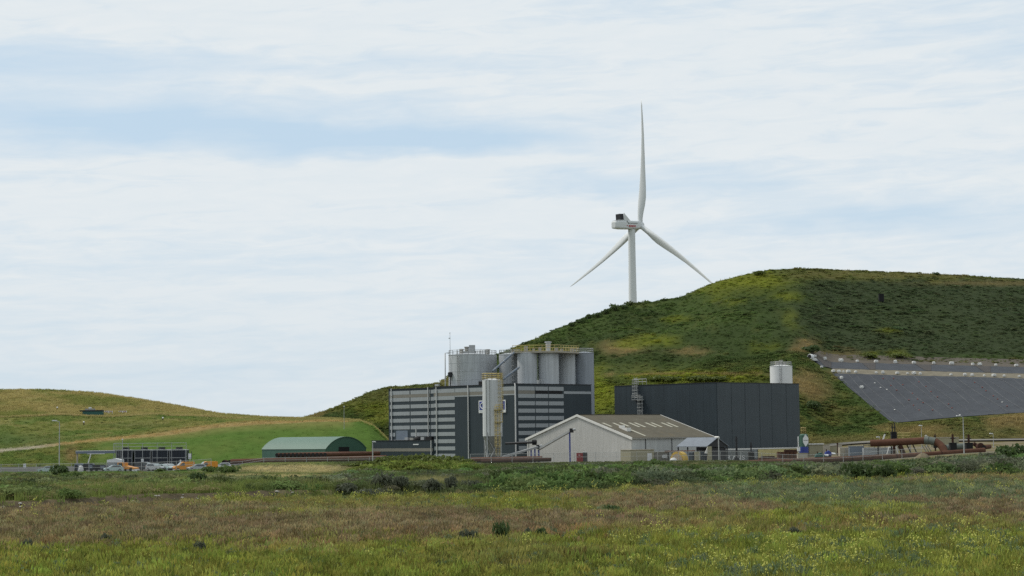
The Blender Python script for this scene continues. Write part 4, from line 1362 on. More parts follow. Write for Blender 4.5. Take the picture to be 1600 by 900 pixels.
_q = hs(np.array([1400.]), np.array([1 / 6.]))
ln = thing('slope_liner', 'black liner sheet covering the lower slope of the landfill hill', 'liner', (_q[0][0], _q[1][0], _q[2][0]))
def adopt(o, parent=ln):
    o.parent = parent
    o.matrix_parent_inverse = Matrix.Translation(-Vector(parent.location))
    return o
adopt(liner('main_sheet', 1.0, 2.0, 1395, 1300, M['liner']))
adopt(liner('upper_sheet', 3.05, 4.0, 1283, 1264, M['liner']))
path = liner('bench_path', 1.97, 3.07, 1310, 1300, mat('trodden tan bench', (.155, .138, .10), .95, .3, .5), off=.12)
path['kind'] = 'structure'
top = liner('upper_bench_path', 3.98, 5.05, 1266, 1258, mat('brown bench soil', (.08, .068, .052), .95, .25, .4), off=.12)
top['kind'] = 'structure'
for x0, x1 in ((1277, 1287), (1347, 1356), (1430, 1443), (1524, 1536), (1620, 1635)):
    a = liner('overlap_strip', 3.06, 3.99, x1 + 3, x0, M['linerdark'], off=.24, xr=x1 + 12)
    a.data.materials.clear(); a.data.materials.append(M['linerdark']); adopt(a)
mb = MB()
def hp(px, t, off=.3):
    X, Y, Z = hs(np.array([float(px)]), np.array([t / (NA - 1)]))
    return np.array([X[0], Y[0], Z[0] + off])
for k, x0 in enumerate(range(1306, 1760, 17)):
    pts = [hp(x0 + 80 * f + 3.5 * math.sin(k * 2.1 + f * 4) + 2 * math.sin(k * 5.3), 2 - f, .2) for f in np.linspace(.02, .97 if k % 3 else .7, 9)]
    pts = [p for p in pts if True]
    r_ = .05 if k % 2 else .035
    ro = MB().tube(pts, r_, 4, smooth=False).build('rope', M['rope']); adopt(ro)
# small red and pale weights strung along the ropes
red = mat('faded red weight', (.24, .07, .055), .8, .2)
wm = MB().lathe([(.2, 0), (.24, .1), (.18, .2), (.05, .26)], 8).build('red_weight', red); wmesh = wm.data
first = True
rr = random.Random(4)
for k, x0 in enumerate((1374, 1391, 1425, 1510)):
    for j in range(6):
        f = .12 + .8 * j / 6 + rr.uniform(-.05, .05)
        o = wm if first else bpy.data.objects.new('red_weight', wmesh)
        if not first: COL.objects.link(o)
        first = False
        o.location = hp(x0 + 80 * f + rr.uniform(-2, 2), 2 - f, .2); adopt(o)
wm2 = None
for (px, py) in ((1367, 600), (1386, 610), (1500, 650), (1376, 607), (1398, 642), (1566, 630)):
    o = MB().lathe([(.24, 0), (.3, .1), (.22, .24), (.05, .3)], 8).build('white_weight', M['sandbag'])
    s, p = find_s(hs, px, py, 0.02, 2 / 6.); o.location = p + np.array([0, 0, .16]); adopt(o)


def bag_mesh(sd):
    r_ = random.Random(sd)
    mb = MB()
    a, b, h = .56 + r_.uniform(-.1, .12), .5, .85 + r_.uniform(-.15, .1)
    n = 12
    vs = []; fs = []
    prof = [(0.88, 0.0), (1.04, .12), (1.06, .5), (1.0, .82), (.86, .97), (.45, 1.05)]
    for q, z in prof:
        for k in range(n):
            t = 2 * math.pi * k / n
            c_, s_ = math.cos(t), math.sin(t)
            e = .38
            vs.append((math.copysign(abs(c_) ** e, c_) * a * q + r_.uniform(-.05, .05), math.copysign(abs(s_) ** e, s_) * b * q + r_.uniform(-.05, .05), z * h + r_.uniform(-.04, .04)))
    for i in range(len(prof) - 1):
        for k in range(n):
            l = (k + 1) % n; fs.append((i * n + k, i * n + l, (i + 1) * n + l, (i + 1) * n + k))
    fs.append(tuple((len(prof) - 1) * n + k for k in range(n)))
    return mb.add(vs, fs, False)


bags = [bag_mesh(k) for k in range(4)]
bagm = [None] * 4
def bag(p, label, group, k, sc, rz):
    t = bpy.data.objects.new('bulk_bag', bagm[k]) if bagm[k] else bags[k].build('bulk_bag', M['sandbag'])
    if bagm[k]: COL.objects.link(t)
    else: bagm[k] = t.data
    t.location = p; t.scale = (sc, sc, sc); t.rotation_euler = (0, 0, rz)
    tag(t, label, 'bag', group)
up_ = [1273, 1289, 1314, 1339.5, 1369, 1399, 1428, 1459, 1487, 1520, 1531, 1556, 1588]
for k, px in enumerate(up_):
    bag(hp(px, 4.25, .1), ORD[k] + ' white bulk bag from the left in the upper row above the liner', 'white bags along the upper edge of the liner', k % 4, 1.0 + .12 * ((k * 7) % 3 - 1) + (.0 if px != 1556 else -.3), .3 * math.sin(k * 2.3))
lw_ = [1284, 1302, 1311, 1318, 1325.5, 1337, 1369, 1379.5, 1402, 1418, 1428, 1438, 1486, 1507.5, 1519, 1538, 1553, 1569, 1592.5]
for k, px in enumerate(lw_):
    bag(hp(px, 2.25 if k > 0 else 2.8, .1), ORD[k] + ' white bulk bag from the left in the lower row above the liner', 'white bags along the bench path of the liner', (k * 3) % 4, .82 + .16 * ((k * 5) % 3 - 1), .4 * math.sin(k * 1.7))
s, p = find_s(hs, 1315, 592, 0.05, 2 / 6.); bag(p, 'upper of two lone white bags lying on the black liner slope', None, 1, .9, .4)
s, p = find_s(hs, 1346.5, 607, 0.05, 2 / 6.); bag(p, 'lower of two lone white bags lying on the black liner slope', None, 2, .9, -.3)
p = hp(1265, 3.6, .2)
t = tag(MB().tube([(0, 0, .9), (.9, .8, .75)], .95, 14).build('drain_pipe_end', M['white']), 'white pipe mouth sticking out at the left end of the liner', 'pipe')
t.location = p
MB().tube([(-.06, -.05, .9), (.0, 0, .9)], .75, 14).build('mouth', M['black'], t)
t = tag(MB().prism([(0, 0, 0), (2.3, .6, 0), (1.6, .5, .9), (.5, .2, .7)], (.2, 1.0, 0)).build('white_sheet', M['sandbag']), 'crumpled white sheet beside the white pipe mouth', 'sheet')
t.location = hp(1267.5, 3.5, .2)
s, p = find_s(hs, 1377, 471, .3, 1.0)
t = thing('black_container', 'small black box standing alone on the dark hillside', 'box', p)
MB().box(-.9, .9, -.8, .8, -.2, 2.6).build('body', M['black'], t)
MB().box(-1.0, 1.0, -.9, .9, 2.603, 2.75).build('lid', M['blackmetal'], t)

# pale rubble at the foot of the hill beside the plant building
for k, (px, py, w_) in enumerate(((588, 667, 5), (600, 670, 6), (596, 674.5, 6), (606, 668, 4))):
    s, p = find_s(ls, px, py, 0, .7)
    o = MB()
    o.lathe([(.5, 0), (1.0, .25), (.9, .8), (.35, 1.05)], 8, smooth=False)
    o = o.build('rubble_block', M['stone'])
    o.location = p; o.scale = (w_ / 9, w_ / 9, w_ / 10); o.rotation_euler = (.1, .2, k)
    tag(o, ORD[k] + ' pale rubble block from the left at the end of the mown slope', 'rubble', 'pale rubble beside the striped building')

# ------------------------------------------------------------------ rusty pipes on the grass
def pipe_run(name, pts, r, label, m='rust', step=None, open_end=True, cat='pipe', n=14):
    pts = [np.asarray(p, float) for p in pts]
    o = pts[0]
    t = thing(name, label, cat, o)
    q = [p - o for p in pts]
    if step is None:
        MB().tube(q, r, n).build('barrel', M[m], t)
    else:
        L = np.linalg.norm(q[-1] - q[0]); N = max(1, int(L / step))
        for k in range(N):
            f0, f1 = k / N, (k + 1) / N
            seg = [np.array([np.interp(f, np.linspace(0, 1, len(q)), [a[j] for a in q]) for j in range(3)]) for f in np.linspace(f0, f1, 5)]
            d = seg[1] - seg[0]; d /= np.linalg.norm(d)
            MB().tube(seg, r, n).build('pipe_section', M[m], t)
            if k: MB().tube([seg[0] - d * .12, seg[0] + d * .12], r * 1.12, n).build('flange', M['rustdark'], t)
    if open_end:
        d = q[1] - q[0]; d /= np.linalg.norm(d)
        MB().tube([q[0] - d * .03, q[0] + d * .02], r * .92, n).build('mouth', M['black'], t)
        d = q[-1] - q[-2]; d /= np.linalg.norm(d)
        MB().tube([q[-1] - d * .02, q[-1] + d * .03], r * .84, n).build('mouth', M['black'], t)
    return t


DP = 452.0
YP = R(62); UP = np.array([math.cos(YP), math.sin(YP), 0]); VP = np.array([-math.sin(YP), math.cos(YP), 0])
near = P(508, 710.6, DP); rp = 3.35 / FPX * DP
LP = along(near, UP, 592)
nP = 13
firstp = None
for k in range(nP):
    px = 508 - 6.28 * k
    tt = along(near, VP, px)
    q = near + VP * tt
    lab = (ORD[k] if k else 'nearest') + (' rusty pipe from the right in the row of open pipe ends' if k else ' rusty pipe of the row, its whole side showing in front of the green hall')
    if firstp is None:
        firstp = pipe_run('rusty_pipe', [(q[0], q[1], q[2]), q + UP * LP], rp, lab)
        firstp['group'] = 'rusty pipes stacked before the green hall'
    else:
        c = copy_tree(firstp); c.location = q; c['label'] = lab
t = thing('pipe_rack', 'low dark rack of beams carrying the row of rusty pipes', 'rack', near * np.array([1, 1, 0]), YP)
wtot = along(near, VP, 508 - 6.28 * nP)
zb_ = near[2] - rp - .02
for x in (.8, LP * .5, LP - 1.0):
    MB().box(x - .2, x + .2, -.8, wtot, zb_ - .5, zb_).build('beam', M['rustdark'], t)
    for y in np.linspace(-.5, wtot - .5, 5):
        MB().box(x - .15, x + .15, y - .15, y + .15, .2, zb_ - .505).build('leg', M['rustdark'], t)
pipe_run('rusty_pipeline', [P(361, 721.5, 442), P(480, 718.6, 440), P(604, 715.4, 438)], 4.3 / FPX * 440, 'long low rusty pipe lying behind the wire fence before the pipe row', step=13)
t = thing('pipe_stub', 'two short dark pipe stubs at the left end of the long low pipe', 'pipe', P(361, 722, 443))
for k in range(2):
    MB().tube([(-.3 - 1.25 * k, -.5, -.05), (-.1 - 1.25 * k, 1.5, -.05)], .55, 12).build('stub', M['rustdark'], t)
    MB().tube([(-.305 - 1.25 * k, -.55, -.05), (-.3 - 1.25 * k, -.49, -.05)], .43, 12).build('mouth', M['black'], t)
pipe_run('rusty_pipeline', [P(736, 718.5, 419), P(800, 717.5, 417), P(847, 716.5, 416)], 4.0 / FPX * 417, 'rusty pipe lying before the front silo and the shed corner', step=12)
pipe_run('rusty_pipeline', [P(752, 721.5, 416), P(861, 718, 413)], 3.1 / FPX * 415, 'darker rusty pipe lying below and before the front silo pipe', m='rustdark')

# ------------------------------------------------------------------ yard on the right
pl_pts = [(1046, 725, 417), (1150, 724.0, 417), (1240, 720.8, 418), (1330, 716.8, 420), (1400, 713.5, 423), (1470, 709, 426), (1538, 703.8, 430)]
pipe_run('red_pipeline', [P(*p) for p in pl_pts], 4.4 / FPX * 420, 'long red brown pipeline running along the scrub at the front of the yard', step=11)
bp = [(1360, 692.6, 455), (1385, 691.6, 454), (1412, 690.3, 453), (1436, 689.0, 452), (1450, 687.6, 451), (1459, 688.4, 450.5), (1466, 691.4, 450), (1471.5, 696.2, 449.5), (1475.5, 703, 448.5), (1478, 711, 448)]
q = [P(*p) for p in bp]
t = thing('elbow_pipe', 'thick rusty pipe raised on props, bending down to the ground at its right end', 'pipe', (q[0][0], q[0][1], 0))
off = q[0] * np.array([1, 1, 0])
# smooth the path
def smooth_path(pts, n=40):
    pts = np.array(pts); d = np.concatenate([[0], np.cumsum(np.linalg.norm(np.diff(pts, axis=0), axis=1))])
    u = np.linspace(0, d[-1], n)
    out = np.stack([np.interp(u, d, pts[:, j]) for j in range(3)], 1)
    for _ in range(8): out[1:-1] = (out[:-2] + 2 * out[1:-1] + out[2:]) / 4
    return out
sp = smooth_path(q) - off
rb = 5.4 / FPX * 453
MB().tube(list(sp[:25]), rb, 16).build('straight_section', M['rust'], t)
MB().tube(list(sp[24:]), rb * 1.04, 16).build('elbow_section', M['rust'], t)
MB().tube([sp[25], sp[27]], rb * 1.18, 16).build('flange', M['pipegrey'], t)
MB().tube([sp[27], sp[30]], rb * 1.12, 16).build('collar', M['pipegrey'], t)
def prop(px0, y0, px1, y1, w_, m='blackmetal', D=453, name='prop'):
    a, b = P(px0, y0, D) - off, P(px1, y1, D) - off
    b[2] = min(b[2], float(gz(b[0] + off[0], b[1] + off[1])) + .05)
    MB().tube([a, b], w_ / FPX * D / 2, 8).build(name, M[m], t)
prop(1372, 697, 1372, 710, 2.2); prop(1393, 697, 1393, 710, 2.2); prop(1417, 695, 1424, 709, 2.0); prop(1426, 694, 1433, 709, 2.0); prop(1406, 696, 1412, 709, 7.5, 'rustdark')
for a, b in ((1441, 1449), (1445, 1453), (1449, 1457)): prop(a, 696, b, 709, 1.1, 'bluegrey', 451, 'strut')

def valve(px, yb0, yb1, ys, wpx, D, label, two=False):
    c = frame(px, D); g = float(gz(c[0], D)); t = thing('valve_tower', label, 'valve', (c[0], c[1], g), 0, 'black valve boxes in the yard')
    w_ = wpx / FPX * D / 2
    z0, z1, z2 = zat(px, yb1, D) - g, zat(px, yb0, D) - g, zat(px, ys, D) - g
    MB().box(-w_, w_, -w_, w_, max(z0, .02), z1).build('valve_box', M['black'], t)
    if z0 > .5:
        MB().tube([(0, 0, 0), (0, 0, z0)], w_ * .5, 8).build('pedestal', M['rustdark'], t)
    mb = MB().box(-w_ * 1.15, w_ * 1.15, -w_ * 1.15, w_ * 1.15, z1 + .002, z1 + .12)
    mb.build('cap_plate', M['blackmetal'], t)
    for sx in ((-.38, .38) if two else (0,)):
        MB().tube([(sx * w_ * 1.2, 0, z1 + .12), (sx * w_ * 1.2, 0, z2 - (.3 if sx < 0 else 0))], w_ * (.2 if two else .34), 8).build('stem', M['rustdark' if not two else 'blackmetal'], t)
    MB().box(-w_ * .8, w_ * .8, -.15, .15, (z1 + z2) / 2, (z1 + z2) / 2 + .25).build('yoke', M['blackmetal'], t)
valve(1397.5, 675.5, 688.5, 661, 8.4, 458, 'tallest black valve box with twin stems, rising behind the raised pipe', True)
valve(1489.5, 692.5, 704, 678.5, 10.2, 440, 'black valve box with one stem, left of the tall lamp post')
valve(1514.5, 692.5, 704, 679, 10.4, 440, 'black valve box with one stem, right of the tall lamp post')
valve(1462, 687, 700, 677.5, 5.0, 470, 'small black valve box half hidden behind the pipe bend')

c = frame(1403, 462); g = float(gz(c[0], 462))
t = thing('yellow_walkway', 'small yellow railed walkway above the raised rusty pipe', 'walkway', (c[0], c[1], g))
wl = frame(1424, 462)[0] - c[0]; zf = zat(1413, 685.5, 462) - g
MB().box(0, wl, 0, 1.6, zf - .12, zf).build('deck', M['galv'], t)
rail([(0, 0, zf), (wl, 0, zf), (wl, 1.6, zf), (0, 1.6, zf)], zat(1413, 676.5, 462) - g - zf, step=1.6, r=.075, closed=True).build('railing', M['yellow'], t)
for x in (.1, wl - .1):
    for y in (.1, 1.5): MB().box(x - .07, x + .07, y - .07, y + .07, 0, zf - .125).build('leg', M['galv'], t)

def lamp(px, yh, yb, D, label, arm=0.0, side=-1, group='yard lamps', hw=.45, r=.08):
    c = frame(px, D); g = float(gz(c[0], D)); t = thing('street_lamp', label, 'street lamp', (c[0], c[1], g), 0, group)
    z = zat(px, yh, D) - g
    MB().tube([(0, 0, 0), (0, 0, z * .5), (0, 0, z)], [r * 1.3, r, r * .7], 8).build('pole', M['post'], t)
    if arm: MB().tube([(0, 0, z - .1), (side * arm * .5, 0, z + .18), (side * arm, 0, z + .22)], r * .6, 6).build('arm', M['post'], t)
    zz = z + (.22 if arm else 0)
    mb = MB().prism([(side * arm - hw, -.2, zz - .03), (side * arm + hw, -.2, zz - .08), (side * arm + hw * .8, -.2, zz + .16), (side * arm - hw * .7, -.2, zz + .2)], (0, .4, 0))
    mb.build('lamp_head', M['white'], t)
lamp(1506.8, 651.5, 713, 425, 'tallest lamp post, standing before the black valve boxes', 1.0, -1, hw=.5, r=.11)
lamp(1441, 666.5, 690, 490, 'slim lamp post behind the bend of the raised pipe', .2, -1)
lamp(1375.5, 684.5, 700, 470, 'short lamp with a white head above the left part of the raised pipe', .4, -1)
lamp(1553, 679, 698, 490, 'short lamp post on the far right before the brown slope', .5, -1)
lamp(1448, 681, 694, 500, 'low lamp with a round head just above the pipe bend', .0, -1, hw=.3)
lamp(92.5, 659, 728, 418, 'tall street lamp at the far left before the grass hill', 1.1, -1, hw=.55, r=.11)
lamp(191.2, 687, 730, 446, 'slim grey pole standing before the left dark tank', .0, -1, hw=.15, r=.11)
lamp(538, 635, 662, 556, 'thin pole standing on the crest of the mown slope', .0, -1, hw=.2, r=.07)
lamp(582.5, 692, 716, 432, 'low lamp post with a white head at the left end of the annex', .3, 1, hw=.45, r=.1)

# tan wall and basins behind the raised pipe
def wall_piece(name, px0, px1, y0, D, label, cat, m, th=.8, zbase=None, yb=None, yaw=0.0, extra=None):
    c = frame(px0, D); c1_ = frame(px1, D); g = min(float(gz(c[0], D)), float(gz(c1_[0], D))) - .05
    if yb is not None: g = zat((px0 + px1) / 2, yb, D)
    t = thing(name, label, cat, (c[0], c[1], g))
    h = zat((px0 + px1) / 2, y0, D) - g; L = c1_[0] - c[0]
    MB().box(0, L, 0, th, 0, h).build('body', M[m], t)
    if extra: extra(t, L, h)
    return t
def coping(m='concrete', d=.1): return lambda t, L, h: MB().box(-.1, L + .1, -.1, .9, h + .002, h + .16).build('coping', M[m], t)
wall_piece('block_wall', 1455, 1499, 684, 500, 'pale olive block wall behind the raised pipe bend', 'wall', 'tan', 1.0, extra=coping())
wall_piece('concrete_basin', 1313, 1368, 699, 478, 'long low grey basin wall left of the raised pipe', 'basin', 'concrete', 3.0, extra=lambda t, L, h: [MB().box(L * k / 6 - .08, L * k / 6 + .08, -.12, -.005, 0, h).build('buttress', M['galv'], t) for k in range(1, 6)])
wall_piece('steel_basin', 1328, 1350, 697.5, 474, 'dark blue grey basin box left of the raised pipe', 'basin', 'bluegrey', 2.0, extra=lambda t, L, h: MB().box(-.08, L + .08, -.08, 2.08, h + .002, h + .15).build('rim', M['galv'], t))
def rails_top(t, L, h):
    rail([(0, -.1, h), (L, -.1, h)], 1.1, step=1.4, r=.05).build('railing', M['blackmetal'], t)
    MB().box(0, L, -.06, -.005, h - .3, h - .12).build('rim', M['galv'], t)
wall_piece('white_basin', 1350, 1400, 699.5, 470, 'white walled basin with dark railing under the raised pipe', 'basin', 'panelgrey', 2.0, extra=rails_top)
t = thing('trestle_stand', 'white trapezoid trestle standing under the raised pipe', 'trestle', frame(1386, 462))
t.location.z = float(gz(frame(1386, 462)[0], 462))
zz = zat(1392, 699, 462) - t.location.z; w0 = frame(1404, 462)[0] - frame(1386, 462)[0]
mb = MB(); mb.bar((0, 0, 0), (.5, 0, zz), .12).bar((w0, 0, 0), (w0 - .5, 0, zz), .12).bar((.4, 0, zz), (w0 - .4, 0, zz), .12); mb.build('stand', M['white'], t)
wall_piece('tan_shed', 1265, 1287, 694.5, 500, 'low tan shed with a pale roof edge, right of the white diamond tank', 'shed', 'tan', 2.5, extra=lambda t, L, h: MB().box(-.2, L + .2, -.3, 2.7, h + .002, h + .25).build('roof', M['trim'], t))
wall_piece('tan_block', 1288, 1297, 695, 492, 'upright tan concrete block, tallest of those right of the tan shed', 'block', 'concrete', 1.4, extra=coping('tan'))
wall_piece('tan_block', 1298, 1312, 697, 494, 'wide low tan concrete block, right of the tallest tan block', 'block', 'tan', 1.4, extra=coping())
wall_piece('tan_block', 1309.5, 1316, 694.5, 488, 'narrow pale block beside a dark post, farthest right of the tan blocks', 'block', 'concrete', 1.2, extra=coping())
post_thing('marker_post', 1309, 692, 700, 484, 1.6, 'rustdark', 'short rusty post beside the narrow pale block', 'post', lambda t, z: MB().box(-.2, .2, -.2, .2, z - .3, z).build('cap', M['rustdark'], t))
def mach(px0, px1, y0, y1, D, label, m, name='pump_unit'):
    c = frame(px0, D); t = thing(name, label, 'machine', (c[0], c[1], float(gz(c[0], D))))
    L = frame(px1, D)[0] - c[0]; h = zat(px0, y0, D) - t.location.z; h0 = max(zat(px0, y1, D) - t.location.z, .25)
    MB().prism([(0, 0, h0), (L, 0, h0), (L * .95, 0, h * .8), (L * .6, 0, h), (L * .15, 0, h * .85)], (0, 1.6, 0)).build('housing', M[m], t)
    MB().box(.1, L - .1, .2, 1.4, 0, h0 - .003).build('skid', M['blackmetal'], t)
    MB().tube([(L * .3, .8, h * .8), (L * .3, .8, h * 1.15)], .12, 8).build('exhaust', M['rustdark'], t)
    MB().tube([(L, .8, h0 + .4), (L + .9, .5, h0 + .3)], .22, 8).build('hose', M['carwhite'], t)
mach(1274, 1289, 707.5, 714, 440, 'teal green pump unit low down beside the pipeline', 'teal')
mach(1289.5, 1300, 704, 711.5, 446, 'blue pump unit low down right of the teal one', 'blue')
wall_piece('rust_skip', 1216, 1246.5, 706, 446, 'rusty open skip at the right foot of the dark box', 'skip', 'rust', 2.2, extra=lambda t, L, h: [MB().box(L * .35, L * .98, -.1, 1.5, h + .003, h + .5).build('load', M['rustdark'], t), [MB().box(L * k / 5 - .07, L * k / 5 + .07, -.1, -.004, 0, h).build('rib', M['rustdark'], t) for k in range(1, 5)]])
wall_piece('steel_sheet_stack', 1186, 1214, 715, 448, 'flat stack of rusty steel sheets below the yellow panels', 'steel sheets', 'rust', 1.5, extra=lambda t, L, h: MB().box(.6, L - .5, .2, 1.3, h + .003, h + .35).build('upper_sheet', M['rustdark'], t))
wall_piece('concrete_plinth', 1247, 1262, 709, 438, 'tan concrete plinth at the right corner of the dark box', 'plinth', 'concrete', 1.6, extra=coping('tan'))
wall_piece('white_cabinet', 1246.5, 1250.8, 698.5, 470, 'small white cabinet at the lower right corner of the dark box', 'cabinet', 'white', .7, yb=705, extra=lambda t, L, h: [MB().box(-.03, L + .03, -.05, .75, h + .002, h + .08).build('top', M['galv'], t), MB().box(L * .3, L * .7, .2, .5, -t.location.z + .1, -.004).build('stand', M['galv'], t)])

# upright tank with a white diamond panel
c = frame(1256.5, 472); D = 472
t = thing('diamond_tank', 'upright green tank with a white diamond panel on a blue base', 'tank', (c[0], c[1], 0))
rt_ = 7.0 / FPX * D
z0, z1, z2 = zat(1257, 708, D), zat(1257, 698, D), zat(1257, 678, D)
MB().lathe([(rt_ * .75, 0), (rt_ * .75, z0)], 20).build('plinth', M['concrete'], t)
MB().lathe([(rt_ * 1.02, z0 + .003), (rt_ * 1.02, z1)], 20).build('base', M['blue'], t)
MB().lathe([(rt_, z1 + .003), (rt_, z2 - .3), (rt_ * .6, z2)], 20).build('shell', M['green'], t)
w_ = rt_ * .62; zc_ = (z1 + z2) / 2
hx = [(0, zc_ - 1.55), (w_, zc_ - .6), (w_ * 1.02, zc_ + .6), (0, zc_ + 1.45), (-w_ * .9, zc_ + .5), (-w_ * .9, zc_ - .5)]
MB().prism([(x + .28, -rt_ * 1.0 - .03, z) for x, z in hx], (0, .45, 0)).build('diamond_panel', M['white'], t)
MB().box(-w_ * .6 + .2, w_ + .2, -rt_ - .05, -rt_ - .02, zc_ - .06, zc_ + .05).build('panel_bar', M['pipegrey'], t)
MB().tube([(-rt_ - .2, 0, 0), (-rt_ - .2, 0, z2 - .6)], .16, 8).build('riser', M['white'], t)
rail(ring((0, 0), rt_ * .55, z2, 8), zat(1257, 668, D) - z2, step=.8, r=.07, closed=True).build('railing', M['yellow'], t)

# open pipe bends at the far right
t = thing('pipe_bend', 'dark rusty pipe bend with its mouth to the right of the valve boxes', 'pipe', P(1523, 698, 445))
a = P(1523, 698, 445)
pts = [P(x, y, 445) - a for x, y in ((1521, 693), (1525, 695.5), (1528, 699), (1530, 704))]
MB().tube(pts, .45, 12).build('bend', M['rustdark'], t)
MB().tube([P(1529.5, 698.5, 444.5) - a, P(1533, 697.5, 443.5) - a], .85, 14).build('mouth_flange', M['rustdark'], t)
pipe_run('pipe_end', [P(1537.5, 698.8, 440), P(1546, 697.8, 446)], .52, 'short rusty open pipe end on the bank at the far right', m='rust')
pipe_run('grey_pipe', [P(1478, 700, 455), P(1508, 697, 456)], .75, 'thick grey pipe lying between the two black valve boxes', m='pipegrey')
t = thing('rubble_heap', 'small heap of tan soil against the pipeline in the scrub', 'heap', P(1442, 722, 412))
t.location.z = float(gz(P(1442, 722, 412)[0], 412))
mb = MB(); vs = []; fs = []
n = 16
for i, (r_, z) in enumerate(((1.8, -.2), (1.35, .4), (.75, .95), (.2, 1.15))):
    for k in range(n):
        a_ = 2 * math.pi * k / n; q_ = r_ * (1 + .15 * math.sin(3 * a_ + i)); vs.append((q_ * math.cos(a_), q_ * math.sin(a_), z + .1 * math.sin(5 * a_)))
for i in range(3):
    for k in range(n): fs.append((i * n + k, i * n + (k + 1) % n, (i + 1) * n + (k + 1) % n, (i + 1) * n + k))
fs.append(tuple(3 * n + k for k in range(n)))
mb.add(vs, fs, True).build('soil', mat('dry soil heap', (.15, .125, .08), .95, .25, 1.0, bump=.1), t)
t = thing('timber_board', 'pale board leaning over the raised rusty pipe', 'board', P(1378, 689, 456))
MB().prism([(0, 0, 0), (.35, 0, 0), (.95, .2, 1.6), (.6, .2, 1.6)], (0, .12, 0)).build('board', M['trim'], t)

# ------------------------------------------------------------------ left: tanks, walkway, cars
gl = 0.0
for k, (p0, p1) in enumerate(((181, 207), (210, 235.5), (237, 263), (264.5, 290.5))):
    D = 502
    c = frame(p0, D); L = frame(p1, D)[0] - c[0]; h = zat((p0 + p1) / 2, 704.2 - .15 * k, D)
    t = thing('process_tank', ORD[k] + ' dark square tank from the left in the row below the grass slope', 'tank', c, 0, 'dark tanks below the grass slope')
    MB().box(0, L, 0, 5, 0, h).build('shell', M['blueblack'], t)
    MB().prism([(-.05, -.06, h + .003), (L + .05, -.06, h + .003), (L + .05, -.06, h + .14), (L * .45, -.06, h + .35), (L * .1, -.06, h + .2)], (0, 5.1, 0)).build('lid', M['galv'], t)
    MB().lathe([(.9, h + .2), (.9, h + .85)], 14, (L * .5, 2.5)).build('fan', M['blackmetal'], t)
    for x in (.12, L - .12): MB().box(x - .055, x + .055, -.14, -.004, 0, h).build('corner_post', M['galv'], t)
    MB().box(.22, L - .22, -.09, -.004, h * .52, h * .52 + .14).build('band', M['post'], t)
    for kk in range(1, 6):
        MB().box(L * kk / 6 - .035, L * kk / 6 + .035, -.05, -.003, .05, h - .05).build('panel_rib', M['blackmetal'], t)
c = frame(178, 501)
t = thing('gantry_frame', 'light grey pipe rack of posts and rails above the dark tanks', 'gantry', c)
hz = [zat(235, y, 501) for y in (702.5, 697.5, 692.5)]
Lg_ = frame(291.5, 501)[0] - c[0]
for k in range(6):
    x = Lg_ * k / 5
    MB().box(x - .05, x + .05, -.6, -.5, 0, hz[-1]).build('post', M['post'], t)
for z in hz: MB().tube([(0, -.55, z), (Lg_, -.55, z)], .06, 6).build('rail', M['post'], t)
for x in (.4, .9, 1.4, 1.9): MB().box(x - .04, x + .04, -.6, -.52, 0, hz[-1] + .3).build('riser', M['post'], t)
c = frame(118, 500); h = zat(150, 704, 500)
t = thing('walkway_bridge', 'grey walkway bridge leading left from the dark tanks', 'walkway', c)
Lw = frame(179, 500)[0] - c[0]
MB().box(0, Lw, 0, 1.4, h - .75, h).build('girder', M['bluegrey'], t)
MB().box(-.02, Lw + .02, -.08, -.003, h - .14, h + .02).build('edge_rail', M['trim'], t)
a, b = P(142.5, 708, 500) - c, P(136, 724, 500) - c
MB().box(3, Lw * .75, -.05, 0.4, h - .9, h - .755).build('lower_rail', M['trim'], t)
MB().tube([a, (b[0], b[1], 0)], .16, 8).build('prop', M['trim'], t)
MB().tube([(.3, .7, 0), (.3, .7, h - .75)], .2, 8).build('pier', M['concrete'], t)
c = frame(167.5, 452); Lh = frame(190, 452)[0] - c[0]; h = zat(178, 718.5, 452)
t = thing('white_hut', 'white site hut with a shallow roof before the dark tanks', 'hut', c)
MB().box(0, Lh, 0, 2.4, 0, h - .62).build('wall', M['panelgrey'], t)
MB().prism([(-.08, -.1, h - .6), (Lh + .08, -.1, h - .6), (Lh + .08, -.1, h), (Lh * .5, -.1, h + .32), (-.08, -.1, h)], (0, 2.6, 0)).build('roof', M['white'], t)
MB().box(Lh * .55, Lh * .8, -.05, .0 - .002, .1, h - .8).build('door', M['bluegrey'], t)
c = frame(297.5, 446); t = thing('info_sign', 'white upright sign on a post at the right end of the dark tanks', 'sign', c)
MB().box(-.55 / 2 - .2, .2, -.05, .05, zat(297, 717.3, 446), zat(297, 708.5, 446)).build('board', M['white'], t)
MB().tube([(.25, 0, 0), (.25, 0, zat(297, 705, 446))], .07, 6).build('post', M['blackmetal'], t)
MB().box(-.35, .1, -.07, -.052, zat(297, 716, 446), zat(297, 715, 446)).build('text_line', M['bluegrey'], t)
for k, (px, y, w_, lab) in enumerate(((222.5, 721, 4, 'square white board on a post behind the dark van'), (282, 720.5, 2.2, 'narrow white board on a post behind the orange van'), (38.5, 729, 4.5, 'white board on the wire fence at the far left'))):
    D = 436; c = frame(px, D); t = thing('notice_board', lab, 'sign', c)
    ww = w_ / FPX * D / 2; z = zat(px, y, D)
    MB().box(-ww, ww, -.04, .04, z - .2, z + ww * 2).build('board', M['white'], t)
    MB().box(-.05, .05, .045, .12, 0, z).build('post', M['post'], t)
    MB().box(-ww * .6, ww * .6, -.05, -.042, z + ww * .7, z + ww * .9).build('text_line', M['bluegrey'], t)

